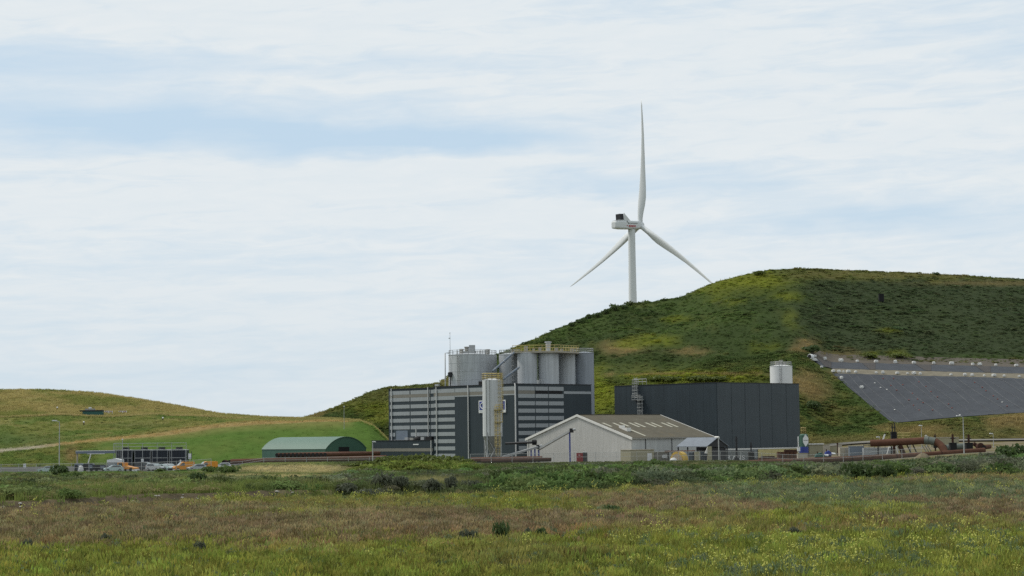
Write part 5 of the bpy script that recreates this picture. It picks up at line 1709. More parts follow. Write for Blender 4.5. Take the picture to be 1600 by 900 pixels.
# dark plant machinery left of the cars
for k, (p0, p1, y0, m, lab) in enumerate(((116, 128, 724, 'bluegrey', 'pale blue grey compressor at the left of the dark machinery'), (129, 146, 724.5, 'blueblack', 'dark compressor with hoses in the middle of the machinery'), (147, 165, 726, 'blackmetal', 'black generator at the right of the machinery, beside the pale hatchback'))):
    D = 436; c = frame(p0, D); L = frame(p1, D)[0] - c[0]; h = zat((p0 + p1) / 2, y0, D)
    t = thing('site_machine', lab, 'machine', c)
    MB().prism([(0, 0, .3), (L, 0, .3), (L, 0, h * .85), (L * .85, 0, h), (L * .1, 0, h), (0, 0, h * .8)], (0, 2, 0)).build('housing', M[m], t)
    MB().box(L * .1, L * .45, -.05, -.002, h * .35, h * .8).build('grille', M['black'], t)
    MB().box(L * .55, L * .9, -.05, -.002, h * .4, h * .85).build('hatch', M['galv' if k == 0 else 'bluegrey'], t)
    for x in (L * .2, L * .8): MB().tube([(x, -.05, .32), (x, .25, .32)], .32, 12).build('wheel', M['tyre'], t)
c = frame(126.5, 432); t = thing('tarp_bundle', 'upright white tarpaulin bundle before the blue grey compressor', 'bundle', c)
MB().lathe([(.55, 0), (.6, .5), (.45, 1.1), (.25, zat(126, 727.5, 432))], 10).build('bundle', M['sandbag'], t)
for k, px in enumerate((208, 212.5, 272, 276.5, 281, 285.5)):
    c = frame(px, 424.5)
    t = thing('site_barrier', ('left', 'right')[k] + ' low red and white barrier block before the orange pickup' if k < 2 else ORD[k - 2] + ' low red and white barrier block from the left before the orange van', 'barrier', c, 0, 'red and white barrier blocks by the car park')
    zt_ = zat(px, 733.6, 424.5)
    MB().box(-.28, .28, -.15, .15, 0, zt_ - .45).build('base', M['red'], t); MB().box(-.26, .26, -.14, .14, zt_ - .447, zt_).build('top', M['white'], t)


# cars: side outline swept across the width, narrower glasshouse, wheels, lamps
def car(kind, paint, label, px, D, yaw, group='vehicles parked behind the wire fence', sc=1.0):
    c = frame(px, D)
    t = thing('parked_van' if kind == 'van' else 'parked_car', label, 'van' if kind == 'van' else 'car', (c[0], c[1], 0), yaw, group)
    t.scale = (sc, sc, sc)
    if kind == 'van':
        L, W, low, hi = 4.7, 1.85, 1.0, 1.98
        body = [(-L / 2, .3), (L / 2 - .1, .3), (L / 2, .75), (L / 2 - .15, 1.02), (L / 2 - 1.0, 1.15), (L / 2 - 1.75, 1.85), (L / 2 - 2.2, 1.98), (-L / 2 + .15, 1.98), (-L / 2, 1.8)]
        roofpoly = None
    else:
        L, W = (4.3, 1.76)
        body = [(-L / 2, .3), (L / 2 - .1, .3), (L / 2, .65), (L / 2 - .2, .82), (L / 2 - 1.15, .95), (-L / 2 + .12, .98), (-L / 2, .75)]
        rear = -L / 2 + (.25 if kind == 'estate' else .45)
        roofpoly = [(L / 2 - 1.25, .955), (L / 2 - 2.0, 1.46), (rear + .35, 1.48), (rear - .25, .985)]
    h = W / 2
    # body with slightly drawn-in sides
    n = len(body); vs = []; fs = []
    for y, q in ((-h, .97), (-h + .1, 1.0), (h - .1, 1.0), (h, .97)):
        vs += [(x * q, y + (0 if z < 1.1 else (.10 if y < 0 else -.10) * (z - 1.1)), z) for x, z in body]
    for i in range(3):
        for k in range(n):
            l = (k + 1) % n; fs.append((i * n + l, i * n + k, (i + 1) * n + k, (i + 1) * n + l))
    fs += [tuple(range(n)), tuple(3 * n + k for k in range(n))[::-1]]
    MB().add(vs, fs).build('body', M[paint], t)
    if kind == 'van':
        MB().prism([(L / 2 - 1.03, -h + .18, 1.19), (L / 2 - 1.03, h - .18, 1.19), (L / 2 - 1.70, h - .25, 1.83), (L / 2 - 1.70, -h + .25, 1.83)], (.05, 0, .05)).build('windscreen', M['glasspale'], t)
        for s_ in (-1, 1):
            MB().prism([(L / 2 - 1.2, s_ * (h - .03), 1.15), (L / 2 - 2.35, s_ * (h - .03), 1.15), (L / 2 - 2.35, s_ * (h - .09), 1.75), (L / 2 - 1.8, s_ * (h - .09), 1.75)], (0, s_ * .03, 0)).build('side_window', M['glass'], t)
        MB().box(-L / 2 - .03, -L / 2 + .02, -h + .25, h - .25, 1.15, 1.72).build('rear_window', M['glass'], t)
    else:
        r = roofpoly
        def quad(a, b, ins): return [(a[0], -h + ins[0], a[1]), (a[0], h - ins[0], a[1]), (b[0], h - ins[1], b[1]), (b[0], -h + ins[1], b[1])]
        vs = []
        for (x, z) in r: vs += [(x, -h + (.06 if z < 1.2 else .22), z), (x, h - (.06 if z < 1.2 else .22), z)]
        MB().add(vs, [(0, 1, 3, 2), (2, 3, 5, 4), (4, 5, 7, 6), (0, 2, 4, 6), (1, 7, 5, 3)]).build('cabin', M[paint], t)
        MB().prism(quad((r[0][0] + .0, 1.0), (r[1][0] + .06, 1.42), (.16, .28)), (.04, 0, .04)).build('windscreen', M['glasspale'], t)
        MB().prism(quad((r[3][0] - .01, 1.04), (r[2][0] - .07, 1.42), (.16, .28)), (-.04, 0, .03)).build('rear_window', M['glasspale'], t)
        for s_ in (-1, 1):
            MB().prism([(r[0][0] - .15, s_ * (h - .07), 1.0), (r[3][0] + .3, s_ * (h - .07), 1.0), (r[2][0] + .05, s_ * (h - .20), 1.40), (r[1][0] - .05, s_ * (h - .20), 1.40)], (0, s_ * .03, 0)).build('side_window', M['glass'], t)
    for x in (L / 2 - .85, -L / 2 + .85):
        for s_ in (-1, 1):
            w_ = MB().tube([(x, s_ * (h - .2), .32), (x, s_ * (h + .02), .32)], .32, 14).build('wheel', M['tyre'], t)
            MB().tube([(x, s_ * (h + .015), .32), (x, s_ * (h + .035), .32)], .19, 10).build('rim', M['galv'], w_)
    for s_ in (-1, 1):
        MB().box(L / 2 - .16, L / 2 + .01, s_ * (h - .45), s_ * (h - .1), .62, .78).build('headlight', M['glasspale'], t)
        MB().box(-L / 2 - .025, -L / 2 + .1, s_ * (h - .28), s_ * (h - .06), .72, 1.0).build('tail_light', M['lampred'], t)
    MB().box(L / 2 - .06, L / 2 + .04, -h + .1, h - .1, .32, .5).build('bumper', M['blackmetal'], t)
    return t


def pickup(label, px, D, yaw):
    c = frame(px, D); t = thing('orange_loader', label, 'loader', (c[0], c[1], 0), yaw)
    MB().box(-2.2, -.6, -.9, .9, .6, 2.0).build('cabin', M['orange'], t)
    MB().prism([(-.59, -.85, .55), (2.3, -.85, .5), (2.4, -.85, .8), (1.0, -.85, 1.05), (-.59, -.85, 1.35)], (0, 1.7, 0)).build('bonnet', M['orange'], t)
    MB().box(-2.23, -2.195, -.7, .7, 1.15, 1.85).build('rear_window', M['glass'], t)
    MB().box(-1.9, -.9, -.94, -.905, 1.15, 1.85).build('side_window', M['glass'], t)
    for x in (-1.5, 1.4):
        for s_ in (-.95, .75): MB().tube([(x, s_, .42), (x, s_ + .2, .42)], .42, 14).build('wheel', M['tyre'], t)
    MB().box(2.3, 2.5, -.8, .8, .3, .55).build('bumper', M['white'], t)


car('hatch', 'paleteal', 'pale hatchback alone at the far left behind the fence', 75, 424, R(170))
car('hatch', 'paleteal', 'pale green silver hatchback left of the orange loader', 177, 426, R(200))
pickup('orange loader with a tall cab, right of the pale green silver hatchback', 200, 428, R(-25))
car('van', 'darkvan', 'dark grey van between the orange loader and the silver cars', 227, 436, R(-22), sc=1.0)
car('estate', 'silver', 'silver car with a wide windscreen, right of the dark van', 243, 431, R(-40), sc=1.12)
car('hatch', 'paleteal', 'pale green silver car left of the first orange van', 256.5, 432, R(-38))
car('estate', 'carwhite', 'pale silver car half hidden, touching the first orange van', 266, 436, R(-38))
car('van', 'orange', 'left orange van, beside the barrier blocks', 287, 428, R(205))
car('hatch', 'silver', 'silver hatchback between the two orange vans', 307.5, 426, R(205))
car('van', 'orange', 'right orange van, beside the white car', 323, 432, R(203))
car('estate', 'carwhite', 'white car low behind the weeds, right of the orange vans', 346.5, 440, R(190))

# green box container and barriers on the left hill
s, p = find_s(ls, 144, 650, .4, 1.0)
t = thing('green_container', 'low green box with a flat dark top on the upper path of the grass hill', 'container', p)
wg = 34 / FPX * p[1]
MB().box(-wg / 2 + .6, wg / 2, -1, 1, -.3, 1.45).build('body', M['teal'], t)
MB().box(-wg / 2 - .3, wg / 2 + .1, -1.1, 1.1, 1.453, 1.85).build('top', M['blackmetal'], t)
MB().box(-2.1, .8, -.7, .7, 1.853, 2.35).build('roof_unit', M['duct'], t)
MB().box(-1.0, -.3, -.5, .5, 2.353, 2.8).build('cap', M['white'], t)
for k, px in enumerate((166.5, 173, 188.5, 195)):
    s, p = find_s(ls, px, 646.5, .4, 1.0)
    t = thing('hill_barrier', ORD[k] + ' white striped barrier from the left, right of the green box on the hill', 'barrier', p, 0, 'striped barriers on the grass hill')
    MB().box(-.6, .6, -.08, .08, .5, .95).build('plank', M['white'], t)
    mb = MB()
    for x in (-.35, .1): mb.box(x, x + .2, -.1, -.085, .5, .95)
    mb.build('stripe', M['red'], t)
    for x in (-.5, .5): MB().box(x - .08, x + .08, -.1, .1, -.2, .497).build('leg', M['white'], t)
for k, (px, py, lab) in enumerate(((89.5, 641, 'small white post high on the left of the grass hill'), (131, 664, 'small white post below the upper path of the grass hill'), (254.5, 657.5, 'small pale post near the right end of the upper path'))):
    s, p = find_s(ls, px, py, .3, 1.0)
    t = thing('survey_post', lab, 'post', p)
    MB().box(-.15, .15, -.15, .15, -.2, .7).build('stake', M['wood'], t); MB().lathe([(.26, .7), (.3, .9), (.18, 1.1)], 8).build('cap', M['trim'], t)

# ------------------------------------------------------------------ wire fence
def fence(pts, label, spacing=4.4, h=2.1, name='wire_fence'):
    pts = [np.array([frame(px, D)[0], D]) for px, D in pts]
    o = pts[0]
    t = thing(name, label, 'fence', (o[0], o[1], 0))
    d = np.concatenate([[0], np.cumsum([np.linalg.norm(b - a) for a, b in zip(pts[:-1], pts[1:])])])
    N = int(d[-1] / spacing)
    us = np.linspace(0, d[-1], N + 1)
    q = np.stack([np.interp(us, d, [p[0] for p in pts]), np.interp(us, d, [p[1] for p in pts])], 1)
    g = gz(q[:, 0], q[:, 1])
    pm = None
    for k in range(N + 1):
        if pm is None:
            po_ = MB().tube([(0, 0, -.1), (0, 0, h + .05)], .055, 6).build('post', M['post'], t); pm = po_.data
        else:
            po_ = bpy.data.objects.new('post', pm); COL.objects.link(po_); po_.parent = t
        po_.location = (q[k, 0] - o[0], q[k, 1] - o[1], g[k])
    loc = [np.array([q[k, 0] - o[0], q[k, 1] - o[1], g[k]]) for k in range(N + 1)]
    for f in (.03, .55, .98):
        MB().tube([p + ZX * h * f for p in loc], .03, 4, smooth=False).build('wire', M['post'], t)
    mb = MB()
    vs = [p + ZX * .05 for p in loc] + [p + ZX * (h * .97) for p in loc]
    mb.add(vs, [(k, k + 1, N + 2 + k, N + 1 + k) for k in range(N)])
    mb.build('mesh_panel', M['mesh'], t)
    return t
fence([(-220, 412), (330, 417)], 'wire mesh fence in front of the parked cars at the left', 3.6)
fence([(345, 428), (480, 430), (610, 428)], 'wire mesh fence on the tan grass before the rusty pipe row', h=1.2)
fence([(735, 411), (1000, 413), (1260, 413), (1440, 418)], 'wire mesh fence running before the pale shed and the dark box')
t = thing('marker_post', 'small grey marker plate on a post at the edge of the scrub', 'post', (frame(872, 258)[0], 258, float(gz(frame(872, 258)[0], 258))))
zz = zat(872, 751.5, 258) - t.location.z
MB().box(-.2, -.02, -.04, .04, .1, zz).build('plate', M['bluegrey'], t)
MB().box(.05, .25, -.04, .04, .1, zz - .05).build('plate', M['bluegrey'], t)
# ------------------------------------------------------------------ plants: source meshes for the scattered ground cover
def leaf_clump(n, lobes, size, seed, rx=1.0, rz=.8, m=None, stems=0):
    r = np.random.default_rng(seed)
    V = []; Fc = []
    L = []
    for k in range(lobes):
        a = r.uniform(0, 2 * math.pi); d = r.uniform(.15, .62) if k else 0
        L.append((d * math.cos(a) * rx, d * math.sin(a) * rx, r.uniform(.30, .62) * rz, r.uniform(.32, .52)))
    for k in range(n):
        cx, cy, cz, rad = L[r.integers(len(L))]
        v = r.normal(size=3); v /= np.linalg.norm(v)
        v[2] = abs(v[2]) * .9 - .25
        p = np.array([cx, cy, cz]) + v * rad * (r.uniform(.72, 1.08)) * np.array([rx, rx, rz * .95])
        p[2] = max(p[2], .02)
        nrm = v + r.normal(size=3) * .55; nrm /= np.linalg.norm(nrm)
        a = np.cross(nrm, r.normal(size=3)); a /= np.linalg.norm(a); b = np.cross(nrm, a)
        s1 = size * r.uniform(.6, 1.3); s2 = s1 * r.uniform(.35, .7)
        o = len(V)
        V += [p - a * s1, p + b * s2, p + a * s1, p - b * s2]; Fc.append((o, o + 1, o + 2, o + 3))
    return V, Fc


def src(name, V, Fc, m, extra=None):
    me = bpy.data.meshes.new(name)
    if extra:
        o = len(V); V = list(V) + list(extra[0]); F2 = [tuple(i + o for i in f) for f in extra[1]]
        me.from_pydata([tuple(map(float, v)) for v in V], [], list(Fc) + F2)
        me.materials.append(m); me.materials.append(extra[2])
        for k in range(len(Fc), len(Fc) + len(F2)): me.polygons[k].material_index = 1
    else:
        me.from_pydata([tuple(map(float, v)) for v in V], [], list(Fc)); me.materials.append(m)
    me.update()
    return bpy.data.objects.new(name, me)


def blades(n, h, spread, wdt, seed, bend=.35, hv=.5):
    r = np.random.default_rng(seed); V = []; Fc = []
    for k in range(n):
        a = r.uniform(0, 2 * math.pi); d = spread * math.sqrt(r.uniform())
        p = np.array([d * math.cos(a), d * math.sin(a), 0]); hh = h * r.uniform(hv, 1.1)
        t = r.uniform(0, 2 * math.pi); lean = np.array([math.cos(t), math.sin(t), 0]) * hh * bend * r.uniform(.2, 1.2)
        sdv = np.array([-math.sin(a * 3 + k), math.cos(a * 3 + k), 0]) * wdt * r.uniform(.6, 1.3)
        o = len(V)
        V += [p - sdv, p + sdv, p + lean * .4 + [0, 0, hh * .6] + sdv * .8, p + lean * .4 + [0, 0, hh * .6] - sdv * .8, p + lean + [0, 0, hh]]
        Fc += [(o, o + 1, o + 2, o + 3), (o + 3, o + 2, o + 4)]
    return V, Fc


def plume(n, h, seed):
    """dry stems with a loose feathery head"""
    V, Fc = blades(n, h * .8, .32, .020, seed, .3, .6)
    r = np.random.default_rng(seed + 5)
    for k in range(n * 2):
        a = r.uniform(0, 2 * math.pi); d = .42 * math.sqrt(r.uniform())
        p = np.array([d * math.cos(a), d * math.sin(a), h * r.uniform(.55, 1.0)])
        up = np.array([r.normal() * .3, r.normal() * .3, 1.0]) * .11; s_ = np.array([math.cos(a * 5), math.sin(a * 5), 0]) * .034
        o = len(V); V += [p - up, p + s_, p + up, p - s_]; Fc.append((o, o + 1, o + 2, o + 3))
    return V, Fc


def flower(n, h, seed):
    V, Fc = blades(n * 2, h * .85, .26, .014, seed, .2, .5)
    r = np.random.default_rng(seed + 9); V2 = []; F2 = []
    for k in range(n):
        a = r.uniform(0, 2 * math.pi); d = .40 * math.sqrt(r.uniform()); hh = h * r.uniform(.65, 1.15)
        for j in range(r.integers(1, 4)):
            p = np.array([d * math.cos(a), d * math.sin(a), hh]) + r.normal(size=3) * np.array([.07, .07, .06])
            s_ = .042 * r.uniform(.6, 1.4); o = len(V2)
            V2 += [p + [s_, 0, 0], p + [0, s_, 0], p - [s_, 0, 0], p - [0, s_, 0], p + [0, 0, s_ * 1.1], p - [0, 0, s_]]
            F2 += [(o, o + 1, o + 4), (o + 1, o + 2, o + 4), (o + 2, o + 3, o + 4), (o + 3, o, o + 4), (o + 1, o, o + 5), (o + 2, o + 1, o + 5), (o + 3, o + 2, o + 5), (o, o + 3, o + 5)]
    return V, Fc, (V2, F2, M['flower'])


SRC = {}
def coll(key, obs):
    c = bpy.data.collections.new('plants_' + key)
    for o in obs: c.objects.link(o)
    SRC[key] = c
coll('grass', [src('a%d' % k, *blades(15, .55, .42, .036, 100 + k), M['foliage']) for k in range(4)])
coll('dry', [src('b%d' % k, *plume(14, .62, 120 + k), M['foliage']) for k in range(3)])
def mkflower(k):
    V, Fc, ex = flower(6, .72, 140 + k)
    return src('c%d' % k, V, Fc, M['foliage'], ex)
coll('flower', [mkflower(k) for k in range(4)])
coll('herb', [src('d%d' % k, *leaf_clump(90, 5, .085, 160 + k, 1.0, .9), M['foliage']) for k in range(4)])
coll('shrub', [src('e%d' % k, *leaf_clump(170, 9, .12, 180 + k, 1.0, .95), M['foliage']) for k in range(5)])
coll('far', [src('f%d' % k, *leaf_clump(64, 6, .16, 200 + k, 1.0, .6), M['foliage']) for k in range(5)])
coll('tuft', [src('g%d' % k, *blades(16, .55, .75, .055, 220 + k, .6), M['foliage']) for k in range(4)])


GAIN = 2.12


def scatter(name, label_kind, pts, scl, rotz, tint, key, seed=0):
    n = len(pts)
    me = bpy.data.meshes.new(name)
    me.vertices.add(n); me.vertices.foreach_set('co', np.asarray(pts, np.float32).ravel())
    r = np.random.default_rng(seed + 1)
    a = me.attributes.new('scl', 'FLOAT_VECTOR', 'POINT'); a.data.foreach_set('vector', np.asarray(scl, np.float32).ravel())
    rot = np.stack([r.normal(0, .06, n), r.normal(0, .06, n), rotz], 1)
    a = me.attributes.new('rot', 'FLOAT_VECTOR', 'POINT'); a.data.foreach_set('vector', rot.astype(np.float32).ravel())
    a = me.attributes.new('tint', 'FLOAT_COLOR', 'POINT'); a.data.foreach_set('color', np.concatenate([np.clip(tint * GAIN, .004, 1), np.ones((n, 1))], 1).astype(np.float32).ravel())
    a = me.attributes.new('pick', 'INT', 'POINT'); a.data.foreach_set('value', r.integers(0, 12, n).astype(np.int32))
    o = bpy.data.objects.new(name, me); COL.objects.link(o)
    o['kind'] = 'stuff'
    ng = bpy.data.node_groups.new(name + '_nodes', 'GeometryNodeTree')
    ng.interface.new_socket('Geometry', in_out='INPUT', socket_type='NodeSocketGeometry')
    ng.interface.new_socket('Geometry', in_out='OUTPUT', socket_type='NodeSocketGeometry')
    N = ng.nodes; Lk = ng.links
    gi = N.new('NodeGroupInput'); go = N.new('NodeGroupOutput')
    m2p = N.new('GeometryNodeMeshToPoints')
    ci = N.new('GeometryNodeCollectionInfo'); ci.inputs['Collection'].default_value = SRC[key]
    ci.inputs['Separate Children'].default_value = True; ci.inputs['Reset Children'].default_value = True
    iop = N.new('GeometryNodeInstanceOnPoints'); iop.inputs['Pick Instance'].default_value = True
    def na(nm, ty):
        q = N.new('GeometryNodeInputNamedAttribute'); q.data_type = ty; q.inputs[0].default_value = nm
        return q.outputs[0]
    Lk.new(gi.outputs[0], m2p.inputs[0]); Lk.new(m2p.outputs[0], iop.inputs['Points'])
    Lk.new(ci.outputs[0], iop.inputs['Instance']); Lk.new(na('pick', 'INT'), iop.inputs['Instance Index'])
    Lk.new(na('rot', 'FLOAT_VECTOR'), iop.inputs['Rotation']); Lk.new(na('scl', 'FLOAT_VECTOR'), iop.inputs['Scale'])
    Lk.new(iop.outputs[0], go.inputs[0])
    md = o.modifiers.new('scatter', 'NODES'); md.node_group = ng
    return o


# ------------------------------------------------------------------ individual bushes
def bush_mesh(seed, n=420, lobes=9, size=.11):
    V, Fc = leaf_clump(n, lobes, size, seed, 1.0, 1.0)
    return V, Fc
BM = {}
def bush(px, yb, wpx, ytop, label, mk, D=None, seed=None, name='bush', cat='bush', group=None):
    """D from the image row of its foot on the ground unless given"""
    if D is None:
        for D in np.arange(90, 430, .5):
            x = frame(px, D)[0]
            if proj((x, D, float(gz(x, D))))[1] <= yb: break
    c = frame(px, D); g = float(gz(c[0], D))
    w_ = wpx / FPX * D / 2; h = zat(px, ytop, D) - g
    seed = seed if seed is not None else int(px) % 6
    t = thing(name, label, cat, (c[0], c[1], g - .05), (px * 1.7) % 6.28, group)
    key = (seed, mk)
    if key not in BM:
        V, Fc = bush_mesh(300 + seed, 520, 12, .12)
        f = MB().add(V, Fc).build('foliage', M[mk], t); BM[key] = f.data
    else:
        f = bpy.data.objects.new('foliage', BM[key]); COL.objects.link(f); f.parent = t
    if name == 'shrub': w_ *= 1.15; h = h * 1.35 + .3
    f.scale = (w_ * 1.38, w_ * 1.38, max(h, .4) * 1.22)
    r = random.Random(int(px * 7))
    mb = MB()
    for k in range(5):
        a = r.uniform(0, 6.28); q = np.array([math.cos(a), math.sin(a), 0]) * w_ * .45
        mb.tube([(0, 0, 0), q * .4 + ZX * h * .3, q + ZX * h * .62], [.06, .045, .02], 5)
    mb.build('stem', M['wood'], t)
    return t
GB = 'bushes in the hedge before the buildings'
bush(95, 751, 30, 727, 'dark tall bush by the fence, right of the lone pale hatchback', 'bushdark')
bush(109, 755, 29, 736, 'lighter green bush right against the dark tall bush by the left fence', 'bushgreen')
bush(308, 758, 26, 739, 'dark green bush alone on the left bank below the orange vans', 'bushdark')
bush(326, 742, 22, 729, 'left low green bush covering the front of the right orange van', 'bushgreen', 375)
bush(354, 745, 40, 727, 'wide green bush covering the white car at the right end of the car park', 'bushgreen', 372)
bush(285, 742, 22, 733, 'small weedy bush in front of the barrier blocks', 'bushgreen', 400)
bush(250, 741, 18, 732, 'small weedy bush in front of the silver cars', 'bushgreen', 400)
for k, (px, w_, yt) in enumerate(((556, 34, 724), (580, 36, 719), (603, 36, 713.5), (626, 38, 710.5), (650, 40, 710), (676, 40, 712), (700, 42, 712), (725, 36, 716.5))):
    bush(px, 738, w_, yt, ORD[k] + ' yellow green bush from the left on the mound before the low annex', 'bushyellow', 396 - 2 * (k % 3), seed=k % 6, group='yellow green bushes on the mound before the annex')
for k, (px, yb, w_, yt, lab) in enumerate(((600, 764, 34, 739, 'grey bush in the middle of the scrub below the annex'), (625, 766, 26, 742, 'grey bush right of the middle grey bush below the annex'), (540, 778, 34, 755, 'low grey bush at the left end of the scrub'), (576, 781, 40, 762, 'low grey bush at the edge of the flowers, left in the scrub'), (675, 772, 34, 748, 'dark grey bush below the solid dark wall panel'), (703, 770, 20, 745, 'narrow grey bush right of the dark grey one'), (737, 767, 26, 750, 'dark grey bush below the front silo'), (1010, 745, 46, 717, 'green bush standing above the hedge before the shed corner'), (1082, 748, 30, 727, 'low green bush in the hedge below the pale columns'))):
    bush(px, yb, w_, yt, lab, 'bushgrey' if k < 7 else 'bushgreen', seed=k % 6)
for k, (px, yb, w_, yt, mk, lab) in enumerate(((1341, 755, 40, 721, 'bushdark', 'large dark green bush at the edge of the heath on the right'), (1366, 753, 26, 729, 'bushgreen', 'lighter green bush against the right side of the large dark bush'), (1383, 753, 28, 726, 'bushdark', 'middle dark bush of the clump at the edge of the heath'), (1403, 748, 34, 722, 'bushgreen', 'green bush at the right of the clump at the edge of the heath'), (1419, 738, 24, 717, 'bushdark', 'dark bush close below the red pipeline'), (1456, 744, 44, 726, 'bushgreen', 'broad green bush before the tall lamp post'), (1579, 724, 42, 693, 'bushdark', 'very dark round bush at the far right below the brown slope'), (1545, 722, 26, 706, 'bushgrey', 'grey bush left of the very dark round bush'), (1330, 742, 26, 724, 'bushgreen', 'small green bush left of the large dark bush'))):
    bush(px, yb, w_, yt, lab, mk, seed=(k * 2 + 1) % 6)
for k, (px, yb, w_, yt, lab) in enumerate(((783, 848, 20, 829, 'roundest dark green shrub alone in the middle of the heath'), (735, 853, 22, 838, 'flat grey green shrub left of the roundest heath shrub'), (824, 853, 14, 838, 'small grey shrub right of the roundest heath shrub'), (846, 848, 17, 834, 'second small grey shrub right of the roundest heath shrub'), (41, 868, 17, 855, 'left of the two grey green shrubs in the brown grass at the far left'), (166, 858, 15, 845, 'dark green shrub in the brown grass, upper left of the heath'), (193, 851, 16, 841, 'pale shrub right of the dark shrub in the brown grass'), (71, 876, 12, 863, 'right of the two grey green shrubs in the brown grass at the far left'), (312, 874, 18, 860, 'dark shrub at the near edge of the brown grass'), (955, 805, 26, 796, 'low dark shrub in the right centre of the heath'), (1240, 842, 22, 833, 'low dark shrub right of centre before the yellow flowers'))):
    bush(px, yb, w_, yt, lab, 'bushgrey' if k % 3 else 'bushdark', seed=k % 6, name='shrub', cat='shrub')

# bushes one can tell apart on the hill
def hill_bush(px, py, wpx, hpx, label, mk, seed, group=None, s0=.02):
    s, p = find_s(hs, px, py, s0, 1.0)
    D = p[1]; w_ = wpx / FPX * D / 2; h = hpx / FPX * D
    t = thing('bush', label, 'bush', (p[0], p[1], p[2] - .2), (px * 1.3) % 6.28, group)
    key = (seed, mk)
    if key not in BM:
        V, Fc = bush_mesh(300 + seed, 520, 12, .12); f = MB().add(V, Fc).build('foliage', M[mk], t); BM[key] = f.data
    else:
        f = bpy.data.objects.new('foliage', BM[key]); COL.objects.link(f); f.parent = t
    f.scale = (w_ * 1.3, w_ * 1.3, h * 1.3)
    mb = MB()
    for k in range(4):
        a = k * 1.6; q = np.array([math.cos(a), math.sin(a), 0]) * w_ * .4
        mb.tube([(0, 0, 0), q * .4 + ZX * h * .3, q + ZX * h * .6], [.07, .05, .02], 5)
    mb.build('stem', M['wood'], t)
hill_bush(1267, 553, 28, 14, 'round dark bush above the left end of the black liner', 'bushdark', 1, s0=.6)
hill_bush(1360, 560, 24, 8, 'left of the two yellow bushes above the liner', 'bushyellow', 2, s0=.7)
hill_bush(1404, 560, 30, 9, 'right of the two yellow bushes above the liner', 'bushyellow', 3, s0=.7)
hill_bush(1272, 640, 26, 13, 'dark bush on the rough slope right of the dark box', 'bushdark', 4)
for k, (px, w_) in enumerate(((1022, 34), (1052, 30), (1088, 36), (1122, 34))):
    hill_bush(px, 597, w_, 10, ORD[k] + ' yellow green bush from the left showing over the roof of the dark box', 'bushyellow', k, 'yellow green bushes behind the dark box')
for k, (px, w_) in enumerate(((893, 10), (906, 12), (921, 12), (934, 14), (947, 12), (961, 14), (975, 12))):
    hill_bush(px, float(np.interp(px, [870, 905, 960, 985], [515, 503, 483, 478])) + 3, w_, 7 + k % 3, ORD[k] + ' dark bush from the left on the skyline left of the turbine tower', 'bushdark', k % 6, 'dark bushes on the skyline left of the turbine', .85)
hill_bush(1185, 430, 22, 7, 'low yellow bush on the skyline at the rounded left shoulder of the hill', 'bushyellow', 5, s0=.9)
hill_bush(1462, 430, 10, 5, 'small dark bush alone on the skyline at the right of the hill', 'bushdark', 0, s0=.9)

# ------------------------------------------------------------------ heath
r = np.random.default_rng(11)
def sample_field(n, d0, d1):
    u = r.uniform(size=n); D = np.sqrt(d0 ** 2 + u * (d1 ** 2 - d0 ** 2))
    x = r.uniform(-1, 1, n) * (D * .31 + 3)
    return x, D
xs, ds = [], []
for d0, d1, dens in ((84, 110, 9.0), (110, 145, 6.5), (145, 200, 4.2), (200, 320, 2.6)):
    n = int(.31 * 2 * (d1 ** 2 - d0 ** 2) / 2 * dens)
    a, b = sample_field(n, d0, d1); xs.append(a); ds.append(b)
x = np.concatenate(xs); y = np.concatenate(ds)
ok = y < y_edge(x) + r.uniform(-1, 1.5, len(x))
x, y = x[ok], y[ok]
c, band, near, brown, gg, px, py = field_colour(x, y, r.normal(0, 6, len(x)))
n = len(x)
z = gz(x, y)
u = r.uniform(size=n); v = r.uniform(size=n)
patch = fbm(x / 6, y / 9, 301); patch2 = fbm(x / 3, y / 4, 307)
edge = np.clip(1 - (y_edge(x) - y) / np.interp(px, [0, 400, 700, 1600], [38, 34, 16, 12]), 0, 1)
bareness = band * .9
keep = u > bareness * .85
pf = .006 + .06 * near * ss(.42, .62, patch) +   .15 * edge * ss(.42, .58, patch) + .010 * ss(1150, 1400, px) * ss(745, 765, py) * (1 - ss(790, 815, py)) * ss(.45, .6, patch)
pf = pf * (1 - brown * .93) * (1 - band * .6)
isf = keep & (v < pf)
isd = keep & ~isf & (v < pf + (.10 + .26 * ss(.45, .6, patch2)) * (1 - .5 * near) + .62 * brown)
ish = keep & ~isf & ~isd & (v > 1 - (.06 + .25 * gg + .35 * near * ss(.55, .66, patch)))
isg = keep & ~isf & ~isd & ~ish
jit = lambda m_: c[m_] * r.uniform(.55, 1.45, (m_.sum(), 1)) * (.7 + .6 * patch2[m_])[:, None] * r.uniform(.88, 1.12, (m_.sum(), 3))
def put(name, m_, key, h, wv_, seed, tint=None):
    k = m_.sum()
    hh = h * (.6 + 1.1 * r.uniform(size=k) ** 2) * (.7 + .7 * patch[m_])
    ww = wv_ * r.uniform(.8, 1.3, k) * np.interp(y[m_], [90, 300], [1, 1.25])
    return scatter(name, '', np.stack([x[m_], y[m_], z[m_] - .02], 1), np.stack([ww, ww, hh], 1), r.uniform(0, 6.28, k), jit(m_) if tint is None else tint, key, seed)
put('heath_grass', isg, 'grass', .85, 1.0, 1)
dt = jit(isd) * np.array([1.0, 1.0, .93])
put('dry_grass', isd, 'dry', .85, 1.05, 2, dt)
put('yellow_flowers', isf, 'flower', .95, 1.0, 3, np.asarray(cG) * r.uniform(.8, 1.3, (isf.sum(), 1)))
